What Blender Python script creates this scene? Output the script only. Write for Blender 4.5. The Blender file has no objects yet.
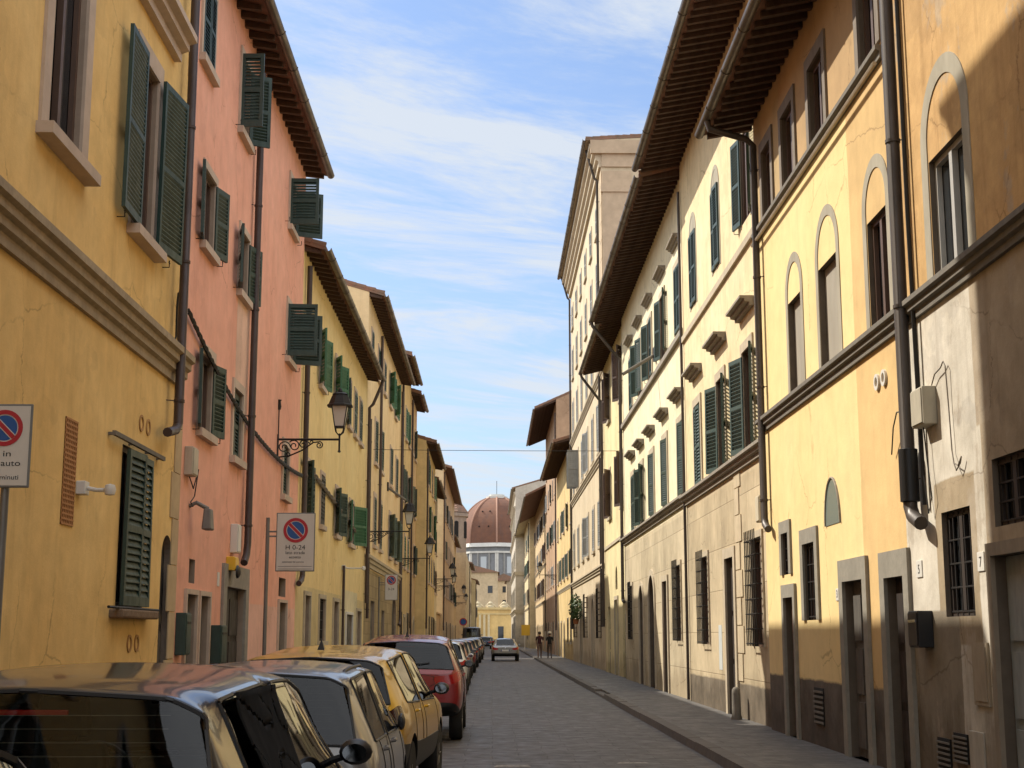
import bpy, bmesh, math, random
from mathutils import Vector, Matrix
R = math.radians
random.seed(7)
SC = bpy.context.scene
SUN_E, SKY_S, EXPO, SKYROT = 3.2, .13, 1.1, R(-54.3)
COL = SC.collection

# ------------------------------------------------------------------ materials
MATS = {}
def newmat(name):
    m = bpy.data.materials.new(name); m.use_nodes = True
    nt = m.node_tree; nt.nodes.clear()
    out = nt.nodes.new('ShaderNodeOutputMaterial')
    b = nt.nodes.new('ShaderNodeBsdfPrincipled')
    nt.links.new(b.outputs[0], out.inputs[0])
    MATS[name] = m
    return m, nt, b

class G:
    """small node-graph helper"""
    def __init__(s, nt):
        s.nt = nt; s.N = nt.nodes; s.Lk = nt.links
        tc = s.N.new('ShaderNodeTexCoord'); s.obj = tc.outputs['Object']
    def set(s, inp, v):
        if isinstance(v, bpy.types.NodeSocket): s.Lk.new(v, inp)
        elif isinstance(v, (tuple, list)) and len(v) == 3 and inp.type == 'RGBA': inp.default_value = (*v, 1)
        else: inp.default_value = v
    def map(s, vec, scale=(1, 1, 1), loc=(0, 0, 0)):
        n = s.N.new('ShaderNodeMapping'); s.Lk.new(vec, n.inputs[0])
        n.inputs['Scale'].default_value = scale; n.inputs['Location'].default_value = loc
        return n.outputs[0]
    def noise(s, vec, scale, detail=5, rough=.55, dist=0):
        n = s.N.new('ShaderNodeTexNoise'); s.Lk.new(vec, n.inputs['Vector'])
        n.inputs['Scale'].default_value = scale; n.inputs['Detail'].default_value = detail
        n.inputs['Roughness'].default_value = rough; n.inputs['Distortion'].default_value = dist
        return n.outputs['Fac']
    def rng(s, v, a, b, c=0., d=1., smooth=False):
        n = s.N.new('ShaderNodeMapRange'); s.Lk.new(v, n.inputs[0])
        if smooth: n.interpolation_type = 'SMOOTHSTEP'
        for i, x in zip((1, 2, 3, 4), (a, b, c, d)): n.inputs[i].default_value = x
        return n.outputs[0]
    def math(s, op, a, b=0.):
        n = s.N.new('ShaderNodeMath'); n.operation = op
        s.set(n.inputs[0], a); s.set(n.inputs[1], b)
        return n.outputs[0]
    def mix(s, fac, a, b, mode='MIX'):
        n = s.N.new('ShaderNodeMix'); n.data_type = 'RGBA'; n.blend_type = mode
        s.set(n.inputs[0], fac); s.set(n.inputs[6], a); s.set(n.inputs[7], b)
        return n.outputs[2]
    def xyz(s, vec):
        n = s.N.new('ShaderNodeSeparateXYZ'); s.Lk.new(vec, n.inputs[0]); return n.outputs
    def bump(s, h, b, strength=.3, dist=.02):
        n = s.N.new('ShaderNodeBump'); s.Lk.new(h, n.inputs['Height'])
        n.inputs['Strength'].default_value = strength; n.inputs['Distance'].default_value = dist
        s.Lk.new(n.outputs[0], b.inputs['Normal'])

def mul(c, k): return tuple(min(1, x * k) for x in c)

def stucco(name, base, base2=None, var=.16, streak=.25, zones=(), plinth=None, blocks=None, damp=.5, peel=None):
    """painted render: big and small mottling, vertical run marks, damp foot, paint zones (y0,y1,z0,z1,colour)"""
    m, nt, b = newmat(name); g = G(nt)
    big = g.noise(g.obj, .45, 5, .6); mid = g.noise(g.obj, 2.3, 7, .65); fine = g.noise(g.obj, 38, 4, .6)
    base2 = base2 or mul(base, .78)
    col = g.mix(g.rng(big, .35, .68), base, base2)
    x = g.xyz(g.obj)
    wob = g.math('MULTIPLY', g.math('SUBTRACT', mid, .5), .10)
    yy = g.math('ADD', x[1], wob); zz = g.math('ADD', x[2], wob)
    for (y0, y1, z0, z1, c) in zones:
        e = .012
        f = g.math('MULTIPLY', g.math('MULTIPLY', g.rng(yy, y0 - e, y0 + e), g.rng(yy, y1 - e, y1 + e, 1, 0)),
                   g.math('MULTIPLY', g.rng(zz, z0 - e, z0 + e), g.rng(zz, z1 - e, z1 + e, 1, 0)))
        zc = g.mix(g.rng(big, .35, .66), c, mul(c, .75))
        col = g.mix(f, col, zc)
    if peel:
        pn = g.noise(g.map(g.obj, (1, 1, .7)), .9, 9, .68)
        col = g.mix(g.math('MULTIPLY', g.rng(pn, .56, .60), peel[1]), col, peel[0])
    # mottling and run marks
    col = g.mix(1, col, g.mix(g.rng(mid, .3, .72), (1.06, 1.05, 1.03), (1 - var, 1 - var * 1.1, 1 - var * 1.25)), 'MULTIPLY')
    run = g.noise(g.map(g.obj, (3.2, 3.2, .16)), 1.7, 7, .62)
    col = g.mix(g.math('MULTIPLY', g.rng(run, .52, .78), streak), col, g.mix(1, col, (.55, .50, .45), 'MULTIPLY'))
    pt = g.noise(g.map(g.obj, (1, 1, 1.3), (3.7, 1.1, 8.2)), .75, 6, .55)
    col = g.mix(g.rng(pt, .585, .60, 0, .5 * min(1, var * 4)), col, g.mix(1, col, (.80, .80, .82), 'MULTIPLY'))
    col = g.mix(g.rng(pt, .40, .385, 0, .4 * min(1, var * 4)), col, g.mix(1, col, (1.12, 1.12, 1.13), 'MULTIPLY'))
    vo = nt.nodes.new('ShaderNodeTexVoronoi'); vo.feature = 'DISTANCE_TO_EDGE'; vo.inputs['Scale'].default_value = .55
    wv = nt.nodes.new('ShaderNodeVectorMath'); wv.operation = 'ADD'; nt.links.new(g.obj, wv.inputs[0])
    cm = nt.nodes.new('ShaderNodeCombineXYZ'); nt.links.new(g.math('MULTIPLY', mid, .5), cm.inputs[1]); nt.links.new(g.math('MULTIPLY', big, .9), cm.inputs[2]); nt.links.new(cm.outputs[0], wv.inputs[1])
    nt.links.new(wv.outputs[0], vo.inputs['Vector'])
    ck = g.math('MULTIPLY', g.rng(vo.outputs['Distance'], .002, .007, 1, 0), g.rng(big, .48, .56, 0, .55))
    col = g.mix(ck, col, g.mix(1, col, (.45, .42, .40), 'MULTIPLY'))
    sm = g.noise(g.map(g.obj, (6, 6, .35), (1, 5, 2)), 1.1, 6, .6)
    col = g.mix(g.math('MULTIPLY', g.rng(sm, .60, .80), streak * .9), col, g.mix(1, col, (.62, .60, .58), 'MULTIPLY'))
    if plinth:
        f = g.rng(zz, plinth[0] - .02, plinth[0] + .02, 1, 0)
        pc = g.mix(g.rng(mid, .35, .65), plinth[1], mul(plinth[1], .6))
        col = g.mix(f, col, pc)
    # rising damp: ragged tide mark
    dn = g.math('ADD', x[2], g.math('MULTIPLY', g.math('SUBTRACT', g.noise(g.map(g.obj, (1, 1, .35)), 1.3, 8, .7), .5), 2.2))
    col = g.mix(g.math('MULTIPLY', g.rng(dn, .55, .95, 1, 0), damp), col, g.mix(1, col, (.50, .46, .42), 'MULTIPLY'))
    h = g.math('ADD', g.math('MULTIPLY', fine, .35), mid)
    if blocks:
        br = nt.nodes.new('ShaderNodeTexBrick')
        cx = nt.nodes.new('ShaderNodeCombineXYZ'); nt.links.new(x[1], cx.inputs[0]); nt.links.new(x[2], cx.inputs[1])
        nt.links.new(cx.outputs[0], br.inputs['Vector'])
        br.inputs['Scale'].default_value = 1; br.inputs['Brick Width'].default_value = blocks[0]; br.inputs['Row Height'].default_value = blocks[1]
        br.inputs['Mortar Size'].default_value = .012; br.inputs['Mortar Smooth'].default_value = .6
        f = g.rng(x[2], blocks[2] - .02, blocks[2] + .02, 1, 0)
        br.inputs['Color1'].default_value = (1, 1, 1, 1); br.inputs['Color2'].default_value = (.80, .79, .78, 1); br.inputs['Mortar'].default_value = (.62, .60, .58, 1)
        col = g.mix(f, col, g.mix(1, col, br.outputs['Color'], 'MULTIPLY'))
        h = g.math('SUBTRACT', h, g.math('MULTIPLY', g.math('MULTIPLY', br.outputs['Fac'], f), 1.6))
    nt.links.new(col, b.inputs['Base Color'])
    b.inputs['Roughness'].default_value = .92; b.inputs['Specular IOR Level'].default_value = .15
    g.bump(h, b, .35, .02)
    return m

def stone(name, base, scale=6, var=.35, rough=.85, bump=.3):
    m, nt, b = newmat(name); g = G(nt)
    n1 = g.noise(g.obj, scale, 8, .65); n2 = g.noise(g.obj, scale * .22, 4)
    col = g.mix(g.rng(n1, .3, .7), base, mul(base, 1 - var)); col = g.mix(g.rng(n2, .4, .7, 0, .6), col, mul(base, .68))
    nt.links.new(col, b.inputs['Base Color']); b.inputs['Roughness'].default_value = rough; b.inputs['Specular IOR Level'].default_value = .25
    g.bump(n1, b, bump, .015); return m

def paint(name, base, rough=.5, metal=0., var=.2, scale=9, spec=.4):
    m, nt, b = newmat(name); g = G(nt)
    n1 = g.noise(g.map(g.obj, (1, 1, .4)), scale, 6, .6)
    pc = g.mix(g.rng(n1, .35, .7), base, mul(base, 1 - var))
    if name.startswith('shutter'):
        oi = nt.nodes.new('ShaderNodeObjectInfo')
        pc = g.mix(g.rng(oi.outputs['Random'], 0, 1, 0, .32), pc, tuple(.6 * c + .045 for c in base))
        pc = g.mix(g.rng(g.noise(g.map(g.obj, (2, 2, .5)), 7, 7, .7), 60e-2, .74, 0, .32), pc, tuple(.5 * c + .06 for c in base))
    nt.links.new(pc, b.inputs['Base Color'])
    nt.links.new(g.rng(n1, .3, .7, rough - .08, rough + .1), b.inputs['Roughness'])
    b.inputs['Metallic'].default_value = metal; b.inputs['Specular IOR Level'].default_value = spec
    return m

def carpaint(name, base, metal=.0, rough=.28, flake=.1):
    m, nt, b = newmat(name); g = G(nt)
    geo = nt.nodes.new('ShaderNodeNewGeometry')
    n1 = g.noise(g.obj, 2.5, 5); n2 = g.noise(g.obj, 260, 2)
    col = g.mix(g.rng(n2, .3, .7, 0, flake), base, mul(base, 1.7))
    col = g.mix(g.rng(n1, .45, .75, 0, .10), col, (.16, .14, .11))     # thin dust film
    col = g.mix(geo.outputs['Backfacing'], col, (.03, .03, .03))       # headlining inside
    nt.links.new(col, b.inputs['Base Color'])
    b.inputs['Metallic'].default_value = metal; b.inputs['Roughness'].default_value = rough
    b.inputs['Coat Weight'].default_value = .7; nt.links.new(g.rng(n1, .3, .75, .03, .12), b.inputs['Coat Roughness'])
    return m

def carglass(name, tint=(.30, .33, .31), ior=1.46):
    m = bpy.data.materials.new(name); m.use_nodes = True; nt = m.node_tree; nt.nodes.clear(); MATS[name] = m
    out = nt.nodes.new('ShaderNodeOutputMaterial'); mx = nt.nodes.new('ShaderNodeMixShader')
    tr = nt.nodes.new('ShaderNodeBsdfTransparent'); tr.inputs[0].default_value = (*tint, 1)
    gl = nt.nodes.new('ShaderNodeBsdfGlossy'); gl.inputs['Roughness'].default_value = .02; gl.inputs[0].default_value = (.9, .9, .9, 1)
    fr = nt.nodes.new('ShaderNodeFresnel'); fr.inputs[0].default_value = ior
    nt.links.new(fr.outputs[0], mx.inputs[0]); nt.links.new(tr.outputs[0], mx.inputs[1]); nt.links.new(gl.outputs[0], mx.inputs[2])
    nt.links.new(mx.outputs[0], out.inputs[0]); return m

def rooftile(name):
    m, nt, b = newmat(name); g = G(nt)
    x = g.xyz(g.obj)
    w = g.math('SINE', g.math('MULTIPLY', x[1], 2 * math.pi / .21))
    rows = g.math('FRACT', g.math('MULTIPLY', x[0], 1 / .38))
    n1 = g.noise(g.obj, 5, 6); n2 = g.noise(g.obj, .9, 4)
    col = g.mix(g.rng(n1, .3, .7), (.27, .13, .08), (.19, .13, .09)); col = g.mix(g.rng(n2, .45, .7, 0, .7), col, (.12, .10, .07))
    nt.links.new(col, b.inputs['Base Color']); b.inputs['Roughness'].default_value = .9
    g.bump(g.math('ADD', w, rows), b, .8, .05); return m

def paving(name, bw, rh, base, rot=False, mortar=(.05, .046, .042), rough=.62):
    m, nt, b = newmat(name); g = G(nt)
    x = g.xyz(g.obj); cx = nt.nodes.new('ShaderNodeCombineXYZ')
    wn = g.math('MULTIPLY', g.math('SUBTRACT', g.noise(g.obj, .6, 3), .5), .16)
    nt.links.new(g.math('ADD', x[0], wn), cx.inputs[0]); nt.links.new(g.math('ADD', x[1], wn), cx.inputs[1])
    br = nt.nodes.new('ShaderNodeTexBrick'); nt.links.new(cx.outputs[0], br.inputs['Vector'])
    br.inputs['Scale'].default_value = 1; br.inputs['Brick Width'].default_value = bw; br.inputs['Row Height'].default_value = rh
    br.inputs['Mortar Size'].default_value = .014; br.inputs['Mortar Smooth'].default_value = .5; br.inputs['Bias'].default_value = .1
    br.inputs['Color1'].default_value = (*base, 1); br.inputs['Color2'].default_value = (*mul(base, .74), 1); br.inputs['Mortar'].default_value = (*mortar, 1)
    n1 = g.noise(g.obj, 3.5, 8, .66); n2 = g.noise(g.map(g.obj, (1, .25, 1)), .7, 5, .6)
    col = g.mix(1, br.outputs['Color'], g.mix(g.rng(n1, .3, .72), (1.15, 1.13, 1.1), (.70, .69, .68)), 'MULTIPLY')
    col = g.mix(g.rng(n2, .5, .72, 0, .55), col, mul(base, .5))
    nt.links.new(col, b.inputs['Base Color'])
    nt.links.new(g.rng(n1, .3, .7, rough - .14, rough + .16), b.inputs['Roughness']); b.inputs['Specular IOR Level'].default_value = .45
    g.bump(g.math('SUBTRACT', n1, g.math('MULTIPLY', br.outputs['Fac'], 1.3)), b, .5, .02); return m

def flat(name, col, rough=.6, metal=0., spec=.4):
    m, nt, b = newmat(name); b.inputs['Base Color'].default_value = (*col, 1)
    b.inputs['Roughness'].default_value = rough; b.inputs['Metallic'].default_value = metal; b.inputs['Specular IOR Level'].default_value = spec
    return m

# ------------------------------------------------------------------ mesh helper
WL = {}
def link(o, parent=None, loc=(0, 0, 0), rz=0.):
    COL.objects.link(o)
    if parent is not None:
        o.parent = parent; p = WL.get(parent.name, Vector((0, 0, 0)))
        o.location = Vector(loc) - p
    else: o.location = loc
    o.rotation_euler = (0, 0, rz); WL[o.name] = Vector(loc)
    return o
def tag(o, label=None, cat=None, group=None, kind=None):
    if label: o['label'] = label
    if cat: o['category'] = cat
    if group: o['group'] = group
    if kind: o['kind'] = kind
    return o
def thing(name, loc, label, cat, group=None, rz=0.):
    o = bpy.data.objects.new(name, None); o.empty_display_size = .2
    link(o, None, loc, rz); return tag(o, label, cat, group)

class MB:
    def __init__(s): s.v = []; s.f = []; s.m = []
    def poly(s, pts, m=0):
        i = len(s.v); s.v += [tuple(p) for p in pts]; s.f.append(tuple(range(i, i + len(pts)))); s.m.append(m); return s
    def hexa(s, p, m=0):
        i = len(s.v); s.v += [tuple(q) for q in p]
        for q in ((0, 3, 2, 1), (4, 5, 6, 7), (0, 1, 5, 4), (1, 2, 6, 5), (2, 3, 7, 6), (3, 0, 4, 7)):
            s.f.append(tuple(i + k for k in q)); s.m.append(m)
        return s
    def box(s, x0, x1, y0, y1, z0, z1, m=0):
        x0, x1 = sorted((x0, x1)); y0, y1 = sorted((y0, y1)); z0, z1 = sorted((z0, z1))
        return s.hexa([(x0, y0, z0), (x1, y0, z0), (x1, y1, z0), (x0, y1, z0), (x0, y0, z1), (x1, y0, z1), (x1, y1, z1), (x0, y1, z1)], m)
    def tube(s, pts, r, n=8, m=0, cap=True):
        pts = [Vector(p) for p in pts]; rings = []; up = Vector((0, 0, 1)); last = None
        for k, p in enumerate(pts):
            a = pts[max(0, k - 1)]; b = pts[min(len(pts) - 1, k + 1)]; d = (b - a).normalized()
            if last is None: u = d.cross(up if abs(d.z) < .9 else Vector((1, 0, 0))).normalized()
            else: u = (last - d * last.dot(d)).normalized()
            last = u; w = d.cross(u); rr = r[k] if isinstance(r, (list, tuple)) else r
            i = len(s.v); s.v += [tuple(p + (u * math.cos(2 * math.pi * j / n) + w * math.sin(2 * math.pi * j / n)) * rr) for j in range(n)]
            rings.append(i)
        for a, b in zip(rings, rings[1:]):
            for j in range(n): s.f.append((a + j, a + (j + 1) % n, b + (j + 1) % n, b + j)); s.m.append(m)
        if cap:
            s.f.append(tuple(rings[0] + j for j in range(n))[::-1]); s.m.append(m); s.f.append(tuple(rings[-1] + j for j in range(n))); s.m.append(m)
        return s
    def lathe(s, prof, c=(0, 0, 0), n=16, m=0, axis='z', phase=0.):
        rings = []
        for (r, h) in prof:
            i = len(s.v); rings.append(i)
            for j in range(n):
                a = 2 * math.pi * j / n + phase; p = (r * math.cos(a), r * math.sin(a), h)
                if axis == 'x': p = (h, p[0], p[1])
                if axis == 'y': p = (p[0], h, p[1])
                s.v.append((c[0] + p[0], c[1] + p[1], c[2] + p[2]))
        for a, b in zip(rings, rings[1:]):
            for j in range(n): s.f.append((a + j, a + (j + 1) % n, b + (j + 1) % n, b + j)); s.m.append(m)
        s.f.append(tuple(rings[0] + j for j in range(n))[::-1]); s.m.append(m); s.f.append(tuple(rings[-1] + j for j in range(n))); s.m.append(m)
        return s
    def prism(s, prof, y0, y1, m=0):
        """profile of (x,z) points pulled along y"""
        n = len(prof); i = len(s.v)
        s.v += [(x, y0, z) for x, z in prof] + [(x, y1, z) for x, z in prof]
        for j in range(n): s.f.append((i + j, i + (j + 1) % n, i + n + (j + 1) % n, i + n + j)); s.m.append(m)
        s.f.append(tuple(i + j for j in range(n))[::-1]); s.m.append(m); s.f.append(tuple(i + n + j for j in range(n))); s.m.append(m)
        return s
    def mesh(s, name, mats, origin=(0, 0, 0), smooth=False, normals=True):
        me = bpy.data.meshes.new(name); o = origin
        me.from_pydata([(x - o[0], y - o[1], z - o[2]) for x, y, z in s.v], [], s.f)
        for mt in (mats if isinstance(mats, (list, tuple)) else [mats]): me.materials.append(mt)
        me.polygons.foreach_set('material_index', s.m)
        if normals:
            bm = bmesh.new(); bm.from_mesh(me); bmesh.ops.recalc_face_normals(bm, faces=bm.faces); bm.to_mesh(me); bm.free()
        if smooth:
            me.polygons.foreach_set('use_smooth', [True] * len(me.polygons))
            try: me.set_sharp_from_angle(angle=R(40))
            except Exception: pass
        me.update(); return me
    def build(s, name, mats, parent=None, origin=None, smooth=False, rz=0., local=False, bevel=0.):
        """world coordinates unless local: then the vertices are already relative to origin"""
        if origin is None: origin = WL[parent.name] if parent is not None else (0, 0, 0)
        me = s.mesh(name, mats, (0, 0, 0) if local else origin, smooth)
        o = link(bpy.data.objects.new(name, me), parent, origin, rz)
        if bevel:
            b = o.modifiers.new('edge', 'BEVEL'); b.width = bevel; b.segments = 2; b.limit_method = 'ANGLE'
        return o

# ------------------------------------------------------------------ common materials
M_WOODDK = paint('eave_wood', (.085, .048, .032), .8, var=.4, scale=4)
M_SOFFIT = paint('soffit_tile', (.17, .085, .058), .85, var=.35, scale=3)
M_TILE = rooftile('roof_tile')
M_COPPER = paint('pipe_brown', (.06, .038, .032), .5, var=.3, scale=6)
M_PIPEGREY = paint('pipe_grey', (.085, .07, .06), .5, .3, var=.3, scale=5)
M_ZINC = paint('gutter_zinc', (.16, .13, .105), .42, .6, var=.35, scale=2)
M_GREEN = paint('shutter_green', (.022, .052, .042), .5, var=.3)
M_BRIGHTGREEN = paint('shutter_bright_green', (.03, .13, .065), .5, var=.3)
M_SAGE = paint('shutter_sage', (.075, .115, .095), .55, var=.3)
M_BLUEGREEN = paint('shutter_blue_green', (.042, .078, .068), .55, var=.3)
M_BROWNSH = paint('shutter_brown', (.075, .042, .03), .6, var=.3)
M_GREYSH = paint('shutter_grey', (.27, .275, .265), .6, var=.3)
M_WEATHER = paint('shutter_weathered', (.065, .058, .045), .7, var=.45)
M_GLASS = flat('window_glass', (.016, .018, .02), .04, 0, .6)
M_CASE = paint('casement_brown', (.11, .065, .045), .5)
M_CASEW = paint('casement_grey', (.42, .41, .38), .5)
M_STONE = stone('grey_stone', (.33, .29, .235), 7)
M_SERENA = stone('dark_stone', (.20, .18, .15), 7)
M_PALESTONE = stone('pale_stone', (.52, .44, .32), 5, .25)
M_PINKSTONE = stone('pale_plaster_trim', (.58, .46, .36), 5, .2)
M_IRON = flat('wrought_iron', (.018, .016, .015), .55, .3)
M_DOORDK = paint('door_dark', (.035, .025, .02), .6, var=.5)
M_DOORGREY = paint('door_grey', (.105, .095, .082), .6, var=.3)
M_DOORRED = paint('door_redbrown', (.085, .033, .022), .6, var=.4)
M_WHITE = flat('white_plastic', (.62, .60, .55), .5)
M_BLACK = flat('black_plastic', (.012, .012, .013), .45)
M_RUBBER = flat('tyre_rubber', (.014, .014, .014), .85)
M_DARKIN = flat('dark_interior', (.01, .009, .008), .9)

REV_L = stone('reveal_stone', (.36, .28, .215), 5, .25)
REV_D = stone('reveal_shaded', (.15, .12, .09), 5, .3)  # dark stone, with the shade of the recess also put into its colour
# ------------------------------------------------------------------ shutters
_leaf = {}
def leaf_mesh(w, h, mat, outer, slat=.055):
    key = (round(w, 2), round(h, 1), mat.name, outer, slat)
    if key in _leaf: return _leaf[key]
    b = MB(); t = .022; st = .06; w_, h_ = key[0], key[1]
    b.box(0, st, -t, t, 0, h_); b.box(w_ - st, w_, -t, t, 0, h_)
    rails = [(0, .10), (h_ * .47, h_ * .47 + .07), (h_ - .08, h_)]
    for a, c in rails: b.box(st, w_ - st, -t * .98, t * .98, a, c)
    for (a, c) in ((rails[0][1], rails[1][0]), (rails[1][1], rails[2][0])):
        n = max(2, int((c - a) / slat))
        for k in range(n):
            z = a + (k + .5) * (c - a) / n; d = (c - a) / n * .52; o = outer * t * .8
            b.hexa([(st, o, z - d), (w_ - st, o, z - d), (w_ - st, -o, z + d - .012), (st, -o, z + d - .012),
                    (st, o, z - d + .012), (w_ - st, o, z - d + .012), (w_ - st, -o, z + d), (st, -o, z + d)])
    me = b.mesh('shutter', mat); _leaf[key] = me; return me

# ------------------------------------------------------------------ buildings
class Bld:
    def __init__(s, name, label, cat, side, X, y0, y1, zt, mat, depth=8., group=None, reveal=None):
        s.sg = 1 if side == 'L' else -1; s.X = X; s.y0 = y0; s.y1 = y1; s.zt = zt; s.mat = mat; s.depth = depth
        s.e = thing(name, (X, y0, 0), label, cat, group); s.holes = []; s.rev = reveal or mat
        s.roof = None
    def x(s, d): return s.X + s.sg * d        # d>0 = out into the street
    def part(s, mb, name, mats, parent=None, **k): return mb.build(name, mats, parent or s.e, **k)
    def hole(s, y0, y1, z0, z1, depth=.12, arch=0.):
        s.holes.append((y0, y1, z0, z1, depth, arch))
    def finish(s):
        ys = sorted({s.y0, s.y1, *[h[0] for h in s.holes], *[h[1] for h in s.holes]})
        zs = sorted({-.1, s.zt, *[h[2] for h in s.holes], *[h[3] for h in s.holes]})
        ys = [y for y in ys if s.y0 <= y <= s.y1]; zs = [z for z in zs if -.1 <= z <= s.zt]
        b = MB(); X = s.X
        for ya, yb in zip(ys, ys[1:]):
            if yb - ya < 1e-4: continue
            run = None
            for za, zb in zip(zs, zs[1:]):
                cy, cz = (ya + yb) / 2, (za + zb) / 2
                inn = any(h[0] < cy < h[1] and h[2] < cz < h[3] for h in s.holes)
                if not inn:
                    run = (run[0], zb) if run else (za, zb)
                if inn and run: b.poly([(X, ya, run[0]), (X, yb, run[0]), (X, yb, run[1]), (X, ya, run[1])]); run = None
            if run: b.poly([(X, ya, run[0]), (X, yb, run[0]), (X, yb, run[1]), (X, ya, run[1])])
        for (y0, y1, z0, z1, d, ar) in s.holes:
            xi = s.x(-d)
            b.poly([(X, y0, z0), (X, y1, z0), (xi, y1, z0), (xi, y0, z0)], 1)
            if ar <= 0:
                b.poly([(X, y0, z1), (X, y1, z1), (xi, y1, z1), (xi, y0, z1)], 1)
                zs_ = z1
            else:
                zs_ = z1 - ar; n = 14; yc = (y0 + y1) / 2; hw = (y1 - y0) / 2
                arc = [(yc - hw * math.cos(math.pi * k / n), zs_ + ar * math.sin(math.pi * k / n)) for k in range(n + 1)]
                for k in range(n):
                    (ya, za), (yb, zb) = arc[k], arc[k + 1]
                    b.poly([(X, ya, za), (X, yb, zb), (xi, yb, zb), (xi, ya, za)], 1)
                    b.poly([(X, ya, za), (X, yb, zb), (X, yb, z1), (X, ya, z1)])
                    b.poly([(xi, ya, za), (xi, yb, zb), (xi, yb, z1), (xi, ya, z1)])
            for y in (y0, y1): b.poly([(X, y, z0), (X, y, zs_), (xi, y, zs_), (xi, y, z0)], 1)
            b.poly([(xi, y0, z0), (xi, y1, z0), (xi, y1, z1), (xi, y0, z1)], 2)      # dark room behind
        xb = s.x(-s.depth)
        for y in (s.y0, s.y1):
            if s.roof is not None: b.poly([(X, y, -.1), (X, y, s.zt), (s.x(-s.depth / 2), y, s.zt + s.depth / 2 * s.rise - .02), (xb, y, s.zt), (xb, y, -.1)])
            else: b.poly([(X, y, -.1), (X, y, s.zt), (xb, y, s.zt), (xb, y, -.1)])
        b.poly([(xb, s.y0, -.1), (xb, s.y1, -.1), (xb, s.y1, s.zt), (xb, s.y0, s.zt)])
        b.poly([(X, s.y0, s.zt), (X, s.y1, s.zt), (xb, s.y1, s.zt), (xb, s.y0, s.zt)])
        me = b.mesh('wall', [s.mat, s.rev, M_DARKIN], WL[s.e.name], normals=False)
        link(bpy.data.objects.new('wall', me), s.e, WL[s.e.name])
    # --- pieces
    def band(s, z0, z1, out, mat, name='string_course', y0=None, y1=None, steps=3, parent=None):
        y0 = s.y0 if y0 is None else y0; y1 = s.y1 if y1 is None else y1
        pr = [(s.x(0.), z0)]
        for k in range(steps):
            o = out * (k + 1) / steps; za = z0 + (z1 - z0) * k / steps; zb = z0 + (z1 - z0) * (k + 1) / steps
            pr += [(s.x(o), za + (zb - za) * (.25 if k else 0)), (s.x(o), zb)]
        pr.append((s.x(0.), z1))
        b = MB().prism(pr, y0, y1); return s.part(b, name, mat, parent)
    def surround(s, w, y0, y1, z0, z1, mat, wd=.16, top=.2, out=.035, sill=True, arch=0., bottom=False):
        b = MB(); zs_ = z1 - arch
        for a, c in ((y0 - wd, y0), (y1, y1 + wd)): b.box(s.x(.0), s.x(out), a, c, z0, zs_)
        if arch <= 0: b.box(s.x(0), s.x(out), y0 - wd, y1 + wd, z1, z1 + top)
        else:
            n = 16; yc = (y0 + y1) / 2; hw = (y1 - y0) / 2
            for k in range(n):
                q = []
                for a in (math.pi * k / n, math.pi * (k + 1) / n):
                    for r_ in (0, wd): q.append((yc - (hw + r_) * math.cos(a), zs_ + (arch + r_) * math.sin(a)))
                p = [q[0], q[1], q[3], q[2]]
                b.hexa([(s.x(0), y, z) for y, z in p] + [(s.x(out), y, z) for y, z in p])
        if bottom: b.box(s.x(0), s.x(out), y0 - wd, y1 + wd, z0 - top, z0)
        return s.part(b, 'surround', mat, w)
    def window(s, y0, y1, z0, z1, depth=.12, glass=M_GLASS, case=M_CASE, sur=None, surw=.14, sill=True, sillmat=None, sh=None, an=0., af=0.,
               lw=None, arch=0., grille=None, blind=None, cs=True, label=None, sill_out=.1, slat=.055, standoff=.02, louvre_z=None):
        depth = min(depth, .15)
        s.hole(y0, y1, z0, z1, depth, arch)
        g = MB(); gx = s.x(-depth + .03)
        zs_ = z1 - arch
        if arch > 0:
            n = 12; yc = (y0 + y1) / 2; hw = (y1 - y0) / 2
            g.poly([(gx, y0, z0), (gx, y1, z0)] + [(gx, yc + hw * math.cos(math.pi * k / n), zs_ + arch * math.sin(math.pi * k / n)) for k in range(n + 1)], 0)
        else: g.poly([(gx, y0, z0), (gx, y1, z0), (gx, y1, z1), (gx, y0, z1)])
        w = s.part(g, 'window', blind or glass)
        if label: w['label'] = label
        if cs and not blind:
            f = MB(); t = .06; a, c = s.x(-depth + .035), s.x(-depth + .09)
            f.box(a, c, y0, y0 + t, z0, zs_); f.box(a, c, y1 - t, y1, z0, zs_); f.box(a, c, y0 + t, y1 - t, z0, z0 + t)
            if arch <= 0: f.box(a, c, y0 + t, y1 - t, z1 - t, z1)
            ym = (y0 + y1) / 2; f.box(a, s.x(-depth + .1), ym - .045, ym + .045, z0 + t, zs_ - (t if arch <= 0 else 0))
            s.part(f, 'frame', case, w)
        if sur: s.surround(w, y0, y1, z0, z1, sur, surw, arch=arch, top=surw * 1.2)
        if sill:
            b = MB().box(s.x(-.02), s.x(sill_out), y0 - surw * 1.25, y1 + surw * 1.25, z0 - .12, z0 - .003)
            s.part(b, 'sill', sillmat or sur or M_PALESTONE, w)
        if sh:
            w_ = lw or (y1 - y0) / 2 - .01; h = z1 - z0 - .03
            for near in (True, False):
                ang = an if near else af
                if ang is None: continue
                mat = sh; outer = (-1 if near else 1) * s.sg
                me = leaf_mesh(w_, h, mat, outer, slat)
                if s.sg > 0: rz = R(90 - ang) if near else R(-90 + ang)
                else: rz = R(90 + ang) if near else R(-90 - ang)
                o = bpy.data.objects.new('shutter', me)
                link(o, w, (s.x(standoff), (y0 if near else y1), z0 + .015), rz + (R(random.uniform(-3, 3)) if ang > 20 else 0)); o.rotation_euler[0] = R(random.uniform(-.5, .5))
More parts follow.
